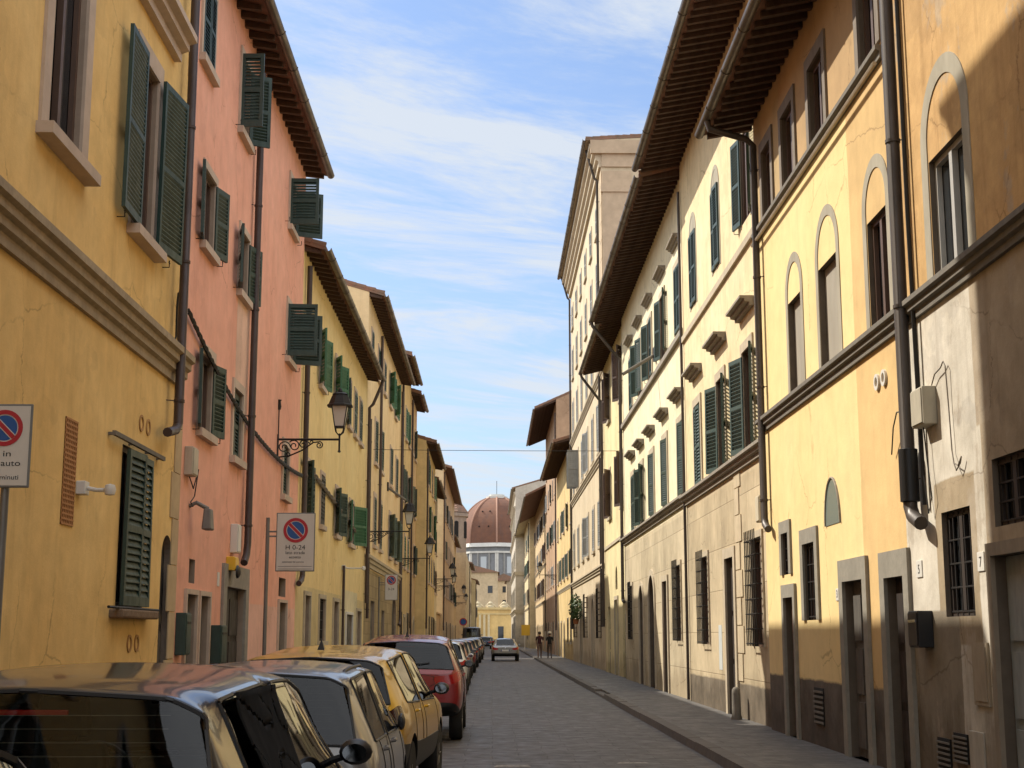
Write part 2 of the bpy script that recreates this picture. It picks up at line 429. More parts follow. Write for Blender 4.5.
            if max(an or 0, af or 0) > 20 and s.y1 < 60:
                b = MB()
                for yy, dr in ((y0 - w_ * .8, -1), (y1 + w_ * .8, 1)):
                    b.tube([(s.x(-.01), yy, z0 - .06), (s.x(.09), yy, z0 - .06), (s.x(.09), yy, z0 + .03)], .008, 5)
                    b.tube([(s.x(.09), yy - .04, z0 - .0), (s.x(.09), yy + .04, z0 - .0)], .006, 5)
                s.part(b, 'shutter_stay', M_IRON, w)
        if grille:
            b = MB(); d = grille
            nv = max(3, int((y1 - y0) / .16)); nh = max(3, int((z1 - z0) / .24)); xo = s.x(d)
            for k in range(nv + 1):
                y = y0 + .02 + (y1 - y0 - .04) * k / nv; b.tube([(xo, y, z0 + .01), (xo, y, z1 - .01 + (.14 if d > 0 else 0))], .011, 5)
            for k in range(nh + 1):
                z = z0 + .05 + (z1 - z0 - .1) * k / nh; b.tube([(xo, y0 - .03, z), (xo, y1 + .03, z)], .012, 5)
                if d > 0:
                    for y in (y0 - .02, y1 + .02): b.tube([(s.x(0), y, z), (xo, y, z)], .012, 5)
            s.part(b, 'grille', M_IRON, w)
        return w
    def headcornice(s, w, y0, y1, z, mat, out=.24, h=.25):
        return s.band(z, z + h, out, mat, 'cornice', y0, y1, 3, w)
    def door(s, y0, y1, z0, z1, mat, depth=.12, sur=None, surw=.22, arch=0., panels=3, label=None, top=None, handle=True):
        depth = min(depth, .16)
        s.hole(y0, y1, z0, z1, depth, arch); a, c = s.x(-depth + .01), s.x(-depth + .06); zs_ = z1 - arch
        b = MB(); b.box(a, c, y0 + .005, y1 - .005, z0 + .01, zs_ - .005)
        if arch > 0:
            n = 12; yc = (y0 + y1) / 2; hw = (y1 - y0) / 2 - .005
            b.poly([(c, yc + hw * math.cos(math.pi * k / n), zs_ - .005 + arch * math.sin(math.pi * k / n)) for k in range(n + 1)])
        ym = (y0 + y1) / 2; p = s.x(-depth + .085)
        for k in range(panels):
            za = z0 + .12 + (zs_ - z0 - .2) * k / panels; zb = z0 + .12 + (zs_ - z0 - .2) * (k + 1) / panels - .1
            for (ya, yb) in ((y0 + .09, ym - .05), (ym + .05, y1 - .09)): b.box(c, p, ya, yb, za, zb)
        d = s.part(b, 'door', mat)
        if label: d['label'] = label
        if handle:
            h = MB(); h.lathe([(.012, 0), (.028, .02), (.03, .05), (.0, .06)], (0, 0, 0), 10, axis='x')
            h.v = [(s.x(-depth + .06) + s.sg * x, y + ym - .12, z + z0 + 1.02) for x, y, z in h.v]
            s.part(h, 'handle', M_IRON, d, smooth=True)
        if sur: s.surround(d, y0, y1, z0, z1, sur, surw, arch=arch, top=top or surw, out=.045)
        return d
    def eave(s, zg, ov, rise=.3, raf=.5, mat_r=M_WOODDK, mat_s=M_SOFFIT, gutter=True, y0=None, y1=None, ridge=None, rafters=True, gmat=None, rd=(.09, .13)):
        """pitched roof whose gutter stands ov out from the wall at height zg"""
        y0 = s.y0 if y0 is None else y0; y1 = s.y1 if y1 is None else y1
        ridge = s.depth / 2; s.rise = rise
        def zr(d): return zg + .06 + (ov - d) * rise
        b = MB()
        prof = [(s.x(ov), zr(ov)), (s.x(ov), zr(ov) + .10), (s.x(-ridge), zr(-ridge) + .10), (s.x(-ridge * 2), zr(0)), (s.x(-ridge * 2), zr(0) - .1), (s.x(-ridge), zr(-ridge))]
        b.prism(prof, y0 - .02, y1 + .02)
        # cover tiles along both verges and the gutter edge
        rv = random.Random(int(y0 * 10) + 1)
        for yv in (y0 + .04, y1 - .04):
            pts = []; rr_ = []; dd = ov - .02
            while dd > -ridge:
                for k_, r_ in ((0., .085), (.30, .068)):
                    pts.append((s.x(dd - k_), yv + rv.uniform(-.01, .01), zr(dd - k_) + .115 + rv.uniform(-.006, .012))); rr_.append(r_)
                dd -= .34
            b.tube(pts, rr_, 7)
        rf = s.part(b, 'roof', M_TILE); s.roof = rf
        t = MB()
        t.poly([(s.x(ov - .02), y0, zr(ov - .02) - .004), (s.x(ov - .02), y1, zr(ov - .02) - .004), (s.x(-.1), y1, zr(-.1) - .004), (s.x(-.1), y0, zr(-.1) - .004)])
        s.part(t, 'soffit', mat_s, rf)
        if rafters:
            n = max(2, int((y1 - y0) / raf)); w, h = rd
            r = MB()
            tip = zr(ov - .1) - .01; root = zr(-.05) - .01
            r.hexa([(s.x(-.05), 0, root - h), (s.x(ov - .1), 0, tip - h * .62), (s.x(ov - .1), w, tip - h * .62), (s.x(-.05), w, root - h),
                    (s.x(-.05), 0, root), (s.x(ov - .1), 0, tip), (s.x(ov - .1), w, tip), (s.x(-.05), w, root)])
            me = r.mesh('rafter', mat_r, (s.X, 0, zg))
            for k in range(n + 1):
                o = bpy.data.objects.new('rafter', me); link(o, rf, (s.X + random.uniform(-.025, .025), y0 + .04 + (y1 - y0 - w - .08) * k / n + random.uniform(-.018, .018), zg - random.uniform(0, .012)))
        if gutter:
            gm = gmat or M_ZINC; q = MB(); rr = .085; xg = s.x(ov + .04); zc = zr(ov) + .045; n = 8; th = .012
            outer = [(xg + rr * math.cos(math.pi + math.pi * k / n), zc + rr * math.sin(math.pi + math.pi * k / n)) for k in range(n + 1)]
            inner = [(xg + (rr - th) * math.cos(math.pi + math.pi * k / n), zc + (rr - th) * math.sin(math.pi + math.pi * k / n)) for k in range(n, -1, -1)]
            q.prism(outer + inner, y0 - .06, y1 + .06)
            yy = y0 + .8
            while yy < y1:
                q.prism([(xg + (rr + .012) * math.cos(math.pi + math.pi * k / n), zc + (rr + .012) * math.sin(math.pi + math.pi * k / n)) for k in range(n + 1)], yy, yy + .04); yy += 1.6
            s.part(q, 'gutter', gm, rf, smooth=True)
        s.zt = zr(0) - .006
        return rf
    def pipe(s, y, ztop, zbot, r=.05, mat=None, out=.09, foot=None, head=None, name='drainpipe'):
        """down pipe; foot=(dy,dz) bends it away at the bottom; head=(ov,zg) swan neck from the gutter"""
        pts = []
        if head: pts += [(s.x(head[0] + .03), y, head[1] + .02), (s.x(head[0]), y, head[1] - .12), (s.x(out + .12), y, ztop + .12)]
        pts += [(s.x(out), y, ztop), (s.x(out), y, zbot)]
        if foot: pts += [(s.x(out), y + foot[0] * .25, zbot - foot[1] * .55), (s.x(out), y + foot[0], zbot - foot[1])]
        b = MB().tube(pts, r, 10); z = zbot + .3
        while z < ztop:
            b.lathe([(r + .002, -.02), (r + .012, -.018), (r + .012, .018), (r + .002, .02)], (s.x(out), y, z), 10)
            b.tube([(s.x(-.01), y - .1, z), (s.x(out), y, z)], .008, 5); z += 1.9
        return s.part(b, name, mat or M_COPPER, smooth=True)



# ------------------------------------------------------------------ the ground
H_EYE = 1.65
XK = 2.93          # right kerb line
def structure(mb, name, mat, **k):
    o = mb.build(name, mat, None, origin=(0, 0, 0), **k); o['kind'] = 'structure'; return o
M_ROAD = paving('lava_paving', .74, .46, (.108, .100, .093), mortar=(.075, .069, .063))
M_WALK = paving('pavement_slabs', .95, .55, (.125, .117, .108), mortar=(.075, .069, .062))
M_KERB = stone('kerb_stone', (.17, .155, .14), 5)
M_EARTH = stone('far_ground', (.20, .17, .13), .3)
structure(MB().poly([(-3000, -3000, -.12), (3000, -3000, -.12), (3000, 3000, -.12), (-3000, 3000, -.12)]), 'ground', M_EARTH)
structure(MB().poly([(-4.4, -30, 0), (6, -30, 0), (6, 345, 0), (-4.4, 345, 0)]), 'road', M_ROAD)
structure(MB().poly([(-60, 232, .004), (60, 232, .004), (60, 345, .004), (-60, 345, .004)]), 'square', paving('square_paving', .9, .5, (.21, .19, .165)))
structure(MB().box(XK + .22, 5.2, -30, 231, -.05, .12), 'pavement', M_WALK)
structure(MB().box(-4.5, -2.92, -30, 190, -.05, .12), 'pavement', M_WALK)
kb = MB()
y = -30.; rk = random.Random(3)
while y < 231:
    L = rk.uniform(.9, 1.5); dz = rk.uniform(-.006, .006); dx = rk.uniform(-.008, .008)
    z = .125 + dz if not 37.2 < y < 40.5 else .06
    kb.hexa([(XK + dx, y, -.05), (XK + .225, y, -.05), (XK + .225, y + L - .008, -.05), (XK + dx, y + L - .008, -.05),
             (XK + .02 + dx, y, z), (XK + .225, y, z), (XK + .225, y + L - .008, z), (XK + .02 + dx, y + L - .008, z)]); y += L
structure(kb, 'kerb', M_KERB)
kb = MB(); y = -30.
while y < 190:
    L = rk.uniform(.9, 1.5)
    kb.box(-2.92, -2.72, y, y + L - .008, -.05, .125 + rk.uniform(-.006, .006)); y += L
structure(kb, 'kerb', M_KERB)
# slivers of light on the carriageway, put in as pale colour patches
mm, nt, b_ = newmat('light_sliver_paint'); g_ = G(nt)
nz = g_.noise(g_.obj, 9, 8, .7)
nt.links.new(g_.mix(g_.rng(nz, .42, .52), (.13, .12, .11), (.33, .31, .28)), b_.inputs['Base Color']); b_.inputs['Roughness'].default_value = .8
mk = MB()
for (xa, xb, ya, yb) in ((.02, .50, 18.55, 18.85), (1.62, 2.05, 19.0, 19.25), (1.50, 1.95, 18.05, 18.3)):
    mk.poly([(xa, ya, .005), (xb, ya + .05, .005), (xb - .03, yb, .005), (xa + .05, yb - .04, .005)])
structure(mk, 'light_sliver', mm)

# ------------------------------------------------------------------ LEFT SIDE
XL = -4.3
# --- ochre house with the moulded string course
ochre = stucco('ochre_render', (.81, .58, .25), (.74, .49, .185), .16, .3, damp=.35)
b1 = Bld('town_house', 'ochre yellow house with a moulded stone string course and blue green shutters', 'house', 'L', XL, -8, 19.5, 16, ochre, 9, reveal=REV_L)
b1.eave(16.75, .9, raf=.6)
b1.band(4.98, 5.42, .20, stone('string_stone', (.42, .33, .215), 8), steps=4, y1=19.3)
for k, yw in enumerate((-5.5, -1.0, 3.6, 8.2)):
    w = b1.window(yw, yw + 1.15, 6.42, 8.75, .26, sur=M_PINKSTONE, surw=.2, sh=M_GREEN, an=165, af=165, lw=.56, sill_out=.16)
    b1.window(yw, yw + 1.15, 11.4, 13.4, .26, sur=M_PINKSTONE, surw=.2, sh=M_GREEN, an=0, af=0)
w = b1.window(13.05, 14.15, 6.42, 8.9, .30, sur=M_PINKSTONE, surw=.22, sill_out=.17, case=M_CASE, label='tall window with a brown inner frame and no shutters')
w = b1.window(16.4, 17.3, 6.42, 8.62, .34, sur=M_PINKSTONE, surw=.2, sill_out=.16, sh=M_GREEN, an=177, af=175, lw=.86, standoff=.09, label='window with both louvred shutters thrown back on the wall')
b1.headcornice(w, 15.55, 18.15, 9.25, M_PINKSTONE, .30, .36)
b1.window(13.05, 14.15, 11.6, 13.4, .26, sur=M_PINKSTONE, surw=.2, sh=M_GREEN, an=0, af=0)
b1.window(17.05, 17.95, 11.6, 13.4, .26, sur=M_PINKSTONE, surw=.2, sh=M_GREEN, an=0, af=0)
# ground floor window: sliding pair of shutters on a rail
w = b1.window(16.45, 17.7, 1.97, 3.84, .25, sill=False, sh=M_GREEN, an=3, af=0, lw=.66, standoff=.07, slat=.075, label='low window with closed louvred shutters hung from a rail')
rb = MB().box(b1.x(.06), b1.x(.10), 15.75, 18.2, 3.85, 3.90)
for yy in (15.8, 16.7, 17.5, 18.1): rb.box(b1.x(-.01), b1.x(.06), yy, yy + .05, 3.86, 3.89)
b1.part(rb, 'shutter_rail', M_SERENA, w)
rb = MB().box(b1.x(-.02), b1.x(.16), 16.2, 17.95, 1.84, 1.94)
b1.part(rb, 'sill', stone('rough_sill', (.25, .17, .11), 14, .5, bump=.9), w, bevel=.02)
rb = MB().tube([(b1.x(.1), 15.8, 1.955), (b1.x(.1), 18.15, 1.955)], .018, 6); b1.part(rb, 'shutter_bar', M_IRON, w)
b1.door(18.62, 19.22, .12, 2.95, M_DOORGREY, .22, arch=.3, label='narrow arched grey door at the corner')
for (yc, zc) in ((17.25, 4.2), (17.6, 4.2), (17.15, 1.55), (17.5, 1.55)):
    r = MB(); n = 18
    for k in range(n):
        q = []
        for a in (2 * math.pi * k / n, 2 * math.pi * (k + 1) / n):
            for rr in (.075, .105): q.append((yc + rr * math.cos(a), zc + rr * math.sin(a)))
        p = [q[0], q[1], q[3], q[2]]
        r.hexa([(b1.x(0), y_, z_) for y_, z_ in p] + [(b1.x(.015), y_, z_) for y_, z_ in p])
    b1.part(r, 'vent_ring', paint('terracotta_ring', (.42, .24, .09), .8))
r = MB(); vy0, vy1, vz0, vz1 = 14.2, 14.62, 2.74, 3.82
for k in range(8): r.box(b1.x(0), b1.x(.012), vy0 + k * .057, vy0 + k * .057 + .02, vz0, vz1)
for k in range(22): r.box(b1.x(0), b1.x(.014), vy0, vy1, vz0 + k * .0505, vz0 + k * .0505 + .02)
r.box(b1.x(0), b1.x(.002), vy0, vy1, vz0, vz1, 1)
b1.part(r, 'vent_grille', [paint('terracotta_grille', (.46, .22, .08), .8), paint('grille_shadow', (.17, .08, .04), .9)])
# toothed corner quoins
q = MB(); z = .1; k = 0
while z < 16.6:
    h = .62; q.box(b1.x(0), b1.x(.018), 18.98 if k % 2 else 19.12, 19.5, z, z + h - .012); z += h; k += 1
b1.part(q, 'quoin', stone('quoin_plaster', (.56, .42, .25), 4, .2))
b1.pipe(18.62, 16.4, 4.4, .062, out=.15, foot=(-.6, .2))
b1.finish()

# --- pink house
pink = stucco('salmon_render', (.82, .44, .325), (.76, .38, .27), .12, .22, zones=[(3.9, 5.1, 5.1, 7.3, (.83, .56, .43)), (5.75, 11.8, -1, 2.2, (.82, .50, .40))], damp=.3)
b2 = Bld('town_house', 'salmon pink house with wide tiled eaves and an iron lamp bracket', 'house', 'L', XL, 19.5, 31.4, 12, pink, 9, reveal=REV_L)
b2.eave(11.98, .52, rise=.22, raf=.40)
PS = M_PINKSTONE
b2.window(19.78, 20.62, 10.05, 11.25, .2, sur=PS, surw=.1, sh=M_GREEN, an=2, af=2, label='top window with closed shutters')
b2.window(22.95, 23.85, 10.1, 11.42, .2, sur=PS, surw=.1, sh=M_GREEN, an=92, af=122, lw=.38, label='top window with shutters pushed straight out')
b2.window(28.9, 29.8, 10.15, 11.2, .2, sur=PS, surw=.1, sh=M_GREEN, an=88, af=112, lw=.6)
b2.window(20.3, 21.15, 7.36, 8.5, .22, sur=PS, surw=.1, sh=M_GREEN, an=170, af=163, lw=.46)
b2.window(23.35, 24.2, 7.38, 8.45, .22, sur=PS, surw=.1, sh=M_GREEN, an=166, af=165, lw=.52)
b2.window(29.0, 29.95, 7.35, 8.5, .22, sur=PS, surw=.1, sh=M_GREEN, an=86, af=112, lw=.62, label='window with dark shutters pushed out over the street')
b2.window(20.6, 21.45, 4.62, 5.75, .22, sur=PS, surw=.14, sh=M_GREEN, an=170, af=164, lw=.46)
b2.window(23.25, 24.1, 4.55, 5.7, .14, sur=PS, surw=.12, sh=M_GREEN, an=0, af=0, standoff=-.05)
b2.window(28.95, 29.75, 4.48, 5.5, .14, sur=PS, surw=.12, sh=M_GREEN, an=0, af=0, standoff=-.05)
b2.door(20.15, 20.85, .12, 2.22, M_DOORGREY, .15, sur=PS, surw=.07)
b2.door(21.1, 21.8, .12, 2.22, M_DOORGREY, .15, sur=PS, surw=.07)
b2.window(20.35, 20.75, 2.38, 2.72, .15, sill=False, cs=False, blind=M_DOORGREY, label='small square hatch')
b2.door(23.12, 24.9, .12, 2.42, M_DOORDK, .34, sur=stone('door_frame_stone', (.34, .31, .26), 8), surw=.3, top=.36, label='wide dark door in a thick grey stone frame')
b2.door(28.9, 29.95, .12, 2.3, M_DOORGREY, .2, sur=PS, surw=.06)
b2.window(28.95, 29.9, 2.42, 2.80, .2, sill=False, blind=M_DOORDK, cs=False)
b2.pipe(24.5, 11.7, 3.2, .062, out=.11, foot=(-.3, .35))
b2.finish()

# --- warm yellow house
yell = stucco('warm_yellow_render', (.80, .63, .315), (.75, .56, .26), .10, .22, zones=[(0, 17, -1, 2.75, (.72, .58, .31)), (9.6, 14.4, -1, 2.95, (.74, .65, .42))], damp=.3)
b3 = Bld('town_house', 'warm yellow house with bright green shutters and a long dark eave', 'house', 'L', XL, 31.4, 48.2, 10.5, yell, 9, reveal=REV_L)
b3.eave(10.22, .5, raf=.45)
for (ya, yb, sh, a, c, m_) in ((34.7, 35.6, 1, 160, 166, M_BRIGHTGREEN), (38.2, 39.2, 1, 156, 160, M_BRIGHTGREEN), (41.6, 42.5, 1, 165, 0, M_GREEN), (43.5, 44.4, 1, 0, 0, M_SAGE), (45.3, 46.2, 1, 0, 0, M_GREEN)):
    b3.window(ya, yb, 7.78, 9.15, .2, sur=PS, surw=.08, sh=m_, an=a, af=c, lw=.52, slat=.08)
for (ya, yb, a, c, m_, lw) in ((32.55, 33.4, 150, 175, M_GREEN, .42), (35.4, 36.2, 0, 0, M_WEATHER, None), (38.8, 39.8, 158, 160, M_GREEN, .48), (42.6, 44.0, 168, 158, M_BRIGHTGREEN, .80)):
    b3.window(ya, yb, 4.36, 5.62, .2, sur=PS, surw=.08, sh=m_, an=a, af=c, lw=lw, slat=.08)
b3.door(32.85, 33.85, .12, 2.55, M_DOORGREY, .2, sur=M_PALESTONE, surw=.1)
b3.window(35.7, 37.0, 1.5, 2.55, .2, sur=M_PALESTONE, surw=.09, grille=-.05)
b3.door(38.85, 40.1, .12, 2.55, M_DOORDK, .2, sur=M_PALESTONE, surw=.1)
b3.door(42.3, 44.2, .12, 2.25, M_DOORGREY, .12, sur=M_WHITE, surw=.08, label='pale door in a white frame')
b3.door(45.6, 47.0, .12, 2.4, M_DOORGREY, .15, sur=M_PALESTONE, surw=.09)
b3.pipe(31.75, 10.0, 2.95, .062, out=.1, foot=(-.55, .2)); b3.pipe(48.0, 9.3, 2.7, .055, out=.1, head=(.5, 10.22))
b3.pipe(40.9, 3.6, .15, .04, out=.07)
b3.finish()

# --- peach house, four storeys, rusticated foot
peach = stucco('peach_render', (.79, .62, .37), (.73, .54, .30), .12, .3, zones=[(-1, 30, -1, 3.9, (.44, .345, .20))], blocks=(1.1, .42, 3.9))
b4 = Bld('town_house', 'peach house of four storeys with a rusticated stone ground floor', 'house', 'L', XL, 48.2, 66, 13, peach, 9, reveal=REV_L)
b4.eave(13.2, .55, raf=.45)
for (ya, yb) in ((49.3, 50.2), (52.3, 53.2), (55.3, 56.2)): b4.window(ya, yb, 11.1, 12.3, .2, sur=PS, surw=.1, sh=M_GREEN, an=0, af=0, slat=.09)
for (ya, yb, a, c) in ((58.4, 59.4, 150, 160), (61.6, 62.6, 150, 165)): b4.window(ya, yb, 11.1, 12.4, .2, sur=PS, surw=.1, sh=M_BRIGHTGREEN, an=a, af=c, lw=.5, slat=.09)
for (ya, yb) in ((51.4, 52.4), (54.1, 55.1), (59.2, 60.2), (62.7, 63.7)):
    b4.window(ya, yb, 7.85, 9.35, .2, sur=PS, surw=.14, sh=M_GREEN, an=8, af=0, slat=.09)
    b4.window(ya, yb, 4.85, 6.6, .2, sur=PS, surw=.14, sh=M_SAGE if ya > 55 else M_GREEN, an=150 if ya > 55 else 4, af=160 if ya > 55 else 0, lw=.55, slat=.09)
b4.band(3.95, 4.35, .16, M_PALESTONE)
b4.door(50.9, 52.6, .12, 2.85, M_DOORGREY, .25); b4.door(56, 57.5, .12, 2.6, M_DOORDK, .25); b4.door(61.8, 64.4, .12, 3.5, M_DOORDK, .3, arch=1.2)
b4.pipe(53.2, 12.9, 5.0, .055, mat=M_BROWNSH); b4.pipe(65.8, 12.9, 2.4, .055, foot=(-.5, .3)); b4.pipe(48.6, 9.0, 2.2, .05)
b4.finish()
# roof room above it
br_ = Bld('roof_room', 'pale pink roof room standing back on top of the peach house', 'roof room', 'L', -5.3, 52.0, 60, 16, stucco('pale_pink_render', (.62, .45, .33)), 4)
br_.eave(14.3, .2, rafters=False); br_.finish()

# --- farther left houses
def far_house(name, label, side, X, y0, y1, zg, ov, mat, rows, cols, shm, depth=8, rise=.3, ground=True, band=None, angs=((0, 0), (0, 0), (165, 168), (0, 0), (165, 0), (4, 168)), raf=.6, seed=1, soffit=M_SOFFIT, sur=None, zw=1.5, wood=M_WOODDK, rafters=True, gm=None):
    rr = random.Random(seed)
    b = Bld(name, label, 'house', side, X, y0, y1, zg, mat, depth); b.eave(zg, ov, rise=rise, raf=raf, mat_s=soffit, mat_r=wood, rafters=rafters, gmat=gm)
    n = cols; pitch = (y1 - y0) / n
    for zr_ in rows:
        for k in range(n):
            yc = y0 + (k + .5) * pitch; a, c = rr.choice(angs)
            sm = rr.choice(shm); b.window(yc - .5, yc + .5, zr_, zr_ + zw, .18, sur=sur or PS, surw=.13, sh=sm, an=a, af=c, lw=.5, slat=.12)
    if ground:
        for k in range(n):
            yc = y0 + (k + .5) * pitch + rr.uniform(-.4, .4)
            if rr.random() < .6: b.door(yc - .55, yc + .55, .12, 2.5, rr.choice((M_DOORDK, M_DOORGREY, M_DOORRED)), .22, sur=M_PALESTONE, surw=.15, handle=False, arch=rr.choice((0, 0, .5)))
            else: b.window(yc - .45, yc + .45, 1.2, 2.6, .2, sur=M_PALESTONE, surw=.14, grille=.06)
    for zz in (band or ()): b.band(zz, zz + .22, .1, M_PALESTONE)
    b.pipe(y0 + .25, zg - .2, 2.0, .055); b.finish(); return b
c1 = stucco('straw_render', (.66, .50, .25), var=.12); c2 = stucco('tan_render', (.58, .42, .24), var=.14); c3 = stucco('cream_render', (.70, .60, .39), var=.12)
c4 = stucco('apricot_render', (.64, .49, .30), var=.12)
far_house('town_house', 'narrow straw yellow house, tallest of the row beyond the peach house', 'L', XL, 66, 74, 14.6, .5, c1, (4.9, 8.0, 11.2), 3, [M_GREEN, M_BRIGHTGREEN], seed=2)
far_house('town_house', 'narrow tan house with a short dark eave between two straw yellow houses', 'L', XL, 74, 80, 14.1, .55, c2, (4.9, 8.0, 11.2), 2, [M_GREEN], seed=3)
b6 = far_house('town_house', 'straw yellow house standing forward, its gable wall turned to the street', 'L', -3.75, 80, 93, 12.3, .6, stucco('forward_yellow_render', (.70, .54, .27)), (4.7, 7.6, 10.2), 4, [M_GREEN, M_BRIGHTGREEN], seed=4)
far_house('town_house', 'cream house with brown shutters beyond the forward yellow house', 'L', -4.1, 93, 106, 11.6, .6, c3, (4.6, 7.4, 9.9), 4, [M_BROWNSH, M_GREEN], seed=5)
far_house('town_house', 'apricot house with a heavy dark eave near the bell turret', 'L', -3.9, 113, 146, 14.7, .7, c4, (4.8, 7.8, 11.0), 9, [M_GREEN, M_GREYSH], seed=6, rafters=False)
far_house('town_house', 'tan house in front of the bell turret', 'L', -4.2, 146, 166, 11.5, .5, c2, (4.8, 7.8), 5, [M_GREEN, M_GREYSH], seed=7, rafters=False)
far_house('town_house', 'low cream house that narrows the end of the street', 'L', -3.1, 192, 214, 11.0, .5, stucco('pale_end_render', (.68, .60, .44)), (4.6, 7.6), 5, [M_GREEN, M_GREYSH], seed=8, rafters=False)
far_house('town_house', 'pale grey yellow house last before the square', 'L', -2.5, 214, 231, 9.5, .4, c3, (4.4, 7.0), 4, [M_GREYSH], seed=9, rafters=False)
# garden wall in the gap (lets the sun through onto the road)
gw = MB().box(-4.6, -4.1, 106, 113, 0, 3.2).box(-4.68, -4.02, 106, 113, 3.2, 3.32)
tag(gw.build('garden_wall', c2, None, origin=(-4.3, 109, 0)), 'tan garden wall closing the gap between cream and apricot houses', 'wall')
# bell turret
t = thing('bell_turret', (-4.6, 178, 0), 'grey brown bell turret with a pointed roof behind the tan house', 'turret')
MB().box(-6.6, -3.1, 168, 190, -.1, 11.2).build('wall', stucco('turret_base', (.50, .40, .27)), t)
tb = MB(); tb.lathe([(1.9, 11.2), (1.9, 15.6), (2.15, 15.7), (2.15, 16.1), (1.9, 16.15)], (-4.9, 172, 0), 8, phase=R(22.5)); tb.build('shaft', stucco('turret_render', (.34, .27, .22)), t)
tb = MB(); tb.lathe([(2.2, 16.15), (1.1, 17.6), (.25, 19.4), (.02, 19.9)], (-4.9, 172, 0), 8, phase=R(22.5)); tb.build('roof', M_TILE, t)
for a in (200, 245, 290, 335):
    q = MB(); cx_, cy_ = -4.9 + 1.72 * math.cos(R(a)), 172 + 1.72 * math.sin(R(a)); q.lathe([(.28, 13.1), (.28, 15.0), (.0, 15.3)], (cx_, cy_, 0), 8); q.build('opening', M_DARKIN, t)
MB().tube([(-4.9, 172, 19.8), (-4.9, 172, 21)], .05, 6).build('finial', M_IRON, t)

# ------------------------------------------------------------------ RIGHT SIDE
XR = 4.6
ATT = 8.5
lo = stucco('old_house_render', (.60, .40, .185), (.52, .325, .15), 0.28, .55,
            zones=[(-1, 40, -1, 5.15, (.70, .655, .57)), (-1, 21.2, -1, 5.15, (.45, .37, .27)), (21.45, 22.7, 1.55, 3.2, (.42, .34, .235)), (20.9, 21.3, 3.6, 5.15, (.50, .42, .32)), (22.1, 23.75, -1, 1.9, (.33, .285, .22))], damp=.9, peel=((.42, .36, .29), .6))
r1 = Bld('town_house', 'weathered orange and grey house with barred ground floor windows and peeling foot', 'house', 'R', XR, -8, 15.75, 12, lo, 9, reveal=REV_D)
r1.eave(12.2, .85)
r1.band(5.02, 5.24, .13, M_SERENA)
for yw in (-4.5, 0, 4.3, 8.8):
    r1.window(yw, yw + 1.05, 5.45, 7.0, .3, sur=M_STONE, surw=.2, sill=False, arch=.0)
w = r1.window(13.22, 14.3, 5.25, 6.56, .32, case=M_CASEW, sill=False, label='tall open window with a pale inner frame below a blind arch')
def blind_arch(b, w, y0, y1, z0, zs, wd, mat, out=.012):
    """a flat painted band: two legs and a half ring"""
    q = MB(); n = 20; yc = (y0 + y1) / 2; hw = (y1 - y0) / 2
    for a, c in ((y0 - wd, y0), (y1, y1 + wd)): q.box(b.x(0), b.x(out), a, c, z0, zs)
    for k in range(n):
        p = []
        for a in (math.pi * k / n, math.pi * (k + 1) / n):
            for rr in (0, wd): p.append((yc - (hw + rr) * math.cos(a), zs + (hw + rr) * math.sin(a)))
        p = [p[0], p[1], p[3], p[2]]
        q.hexa([(b.x(0), y_, z_) for y_, z_ in p] + [(b.x(out), y_, z_) for y_, z_ in p])
    return b.part(q, 'arch_surround', mat, w)
M_GREYBAND = paint('painted_grey_band', (.36, .325, .25), .9, var=.25, scale=3)
blind_arch(r1, w, 13.2, 14.32, 5.25, 6.75, .2, M_GREYBAND)
r1.window(13.62, 14.5, 1.83, 2.88, .22, case=M_DOORDK, grille=-.06, sill=False, label='barred window with a broad plaster surround')
r1.window(12.1, 12.95, 2.62, 3.24, .22, case=M_DOORDK, grille=-.06, sill=False)
r1.pipe(15.15, 11.8, 3.0, .075, M_PIPEGREY, .12, foot=(-.35, .2)); r1.part(MB().lathe([(.08, 3.05), (.105, 3.06), (.105, 3.62), (.08, 3.63)], (r1.x(.12), 15.15, 0), 12), 'pipe_sleeve', M_BLACK, smooth=True)
r1.part(MB().tube([(r1.x(.06), 14.95, 11.6), (r1.x(.06), 14.93, 6.2), (r1.x(.05), 14.88, 3.0)], .025, 6), 'black_tube', M_BLACK)  # thin black tube down the wall beside the thick drainpipe
d = r1.door(11.6, 13.02, .12, 2.36, paint('door_pale_blue', (.27, .30, .31), .5, var=.25), .4, sur=paint('door_surround_paint', (.27, .22, .16), .9), surw=.12, label='pale blue panelled door half in shade')
r1.door(8.2, 9.3, .12, 2.4, M_DOORDK, .3, sur=M_STONE)
r1.window(3.8, 4.8, 1.8, 2.9, .22, grille=-.06)
for (ya, yb, za, zb) in ((14.55, 14.95, .30, .62), (14.02, 14.42, .42, .70)):
    q = MB(); q.box(r1.x(0), r1.x(.02), ya, yb, za, zb, 1)
    for k in range(6): q.box(r1.x(.021), r1.x(.035), ya, yb, za + k * (zb - za) / 6, za + k * (zb - za) / 6 + .02, 0)
    r1.part(q, 'vent_grille', [M_SERENA, M_DARKIN])
r1.part(MB().box(r1.x(0), r1.x(.025), 13.3, 13.72, 1.0, 1.58).box(r1.x(.026), r1.x(.034), 13.34, 13.68, 1.04, 1.54), 'meter_door', paint('meter_door', (.33, .27, .19), .7))
r1.part(MB().box(r1.x(0), r1.x(.02), 13.55, 13.95, .3, .75), 'meter_door', paint('meter_door_pale', (.42, .38, .31), .7), bevel=.006)
r1.finish()

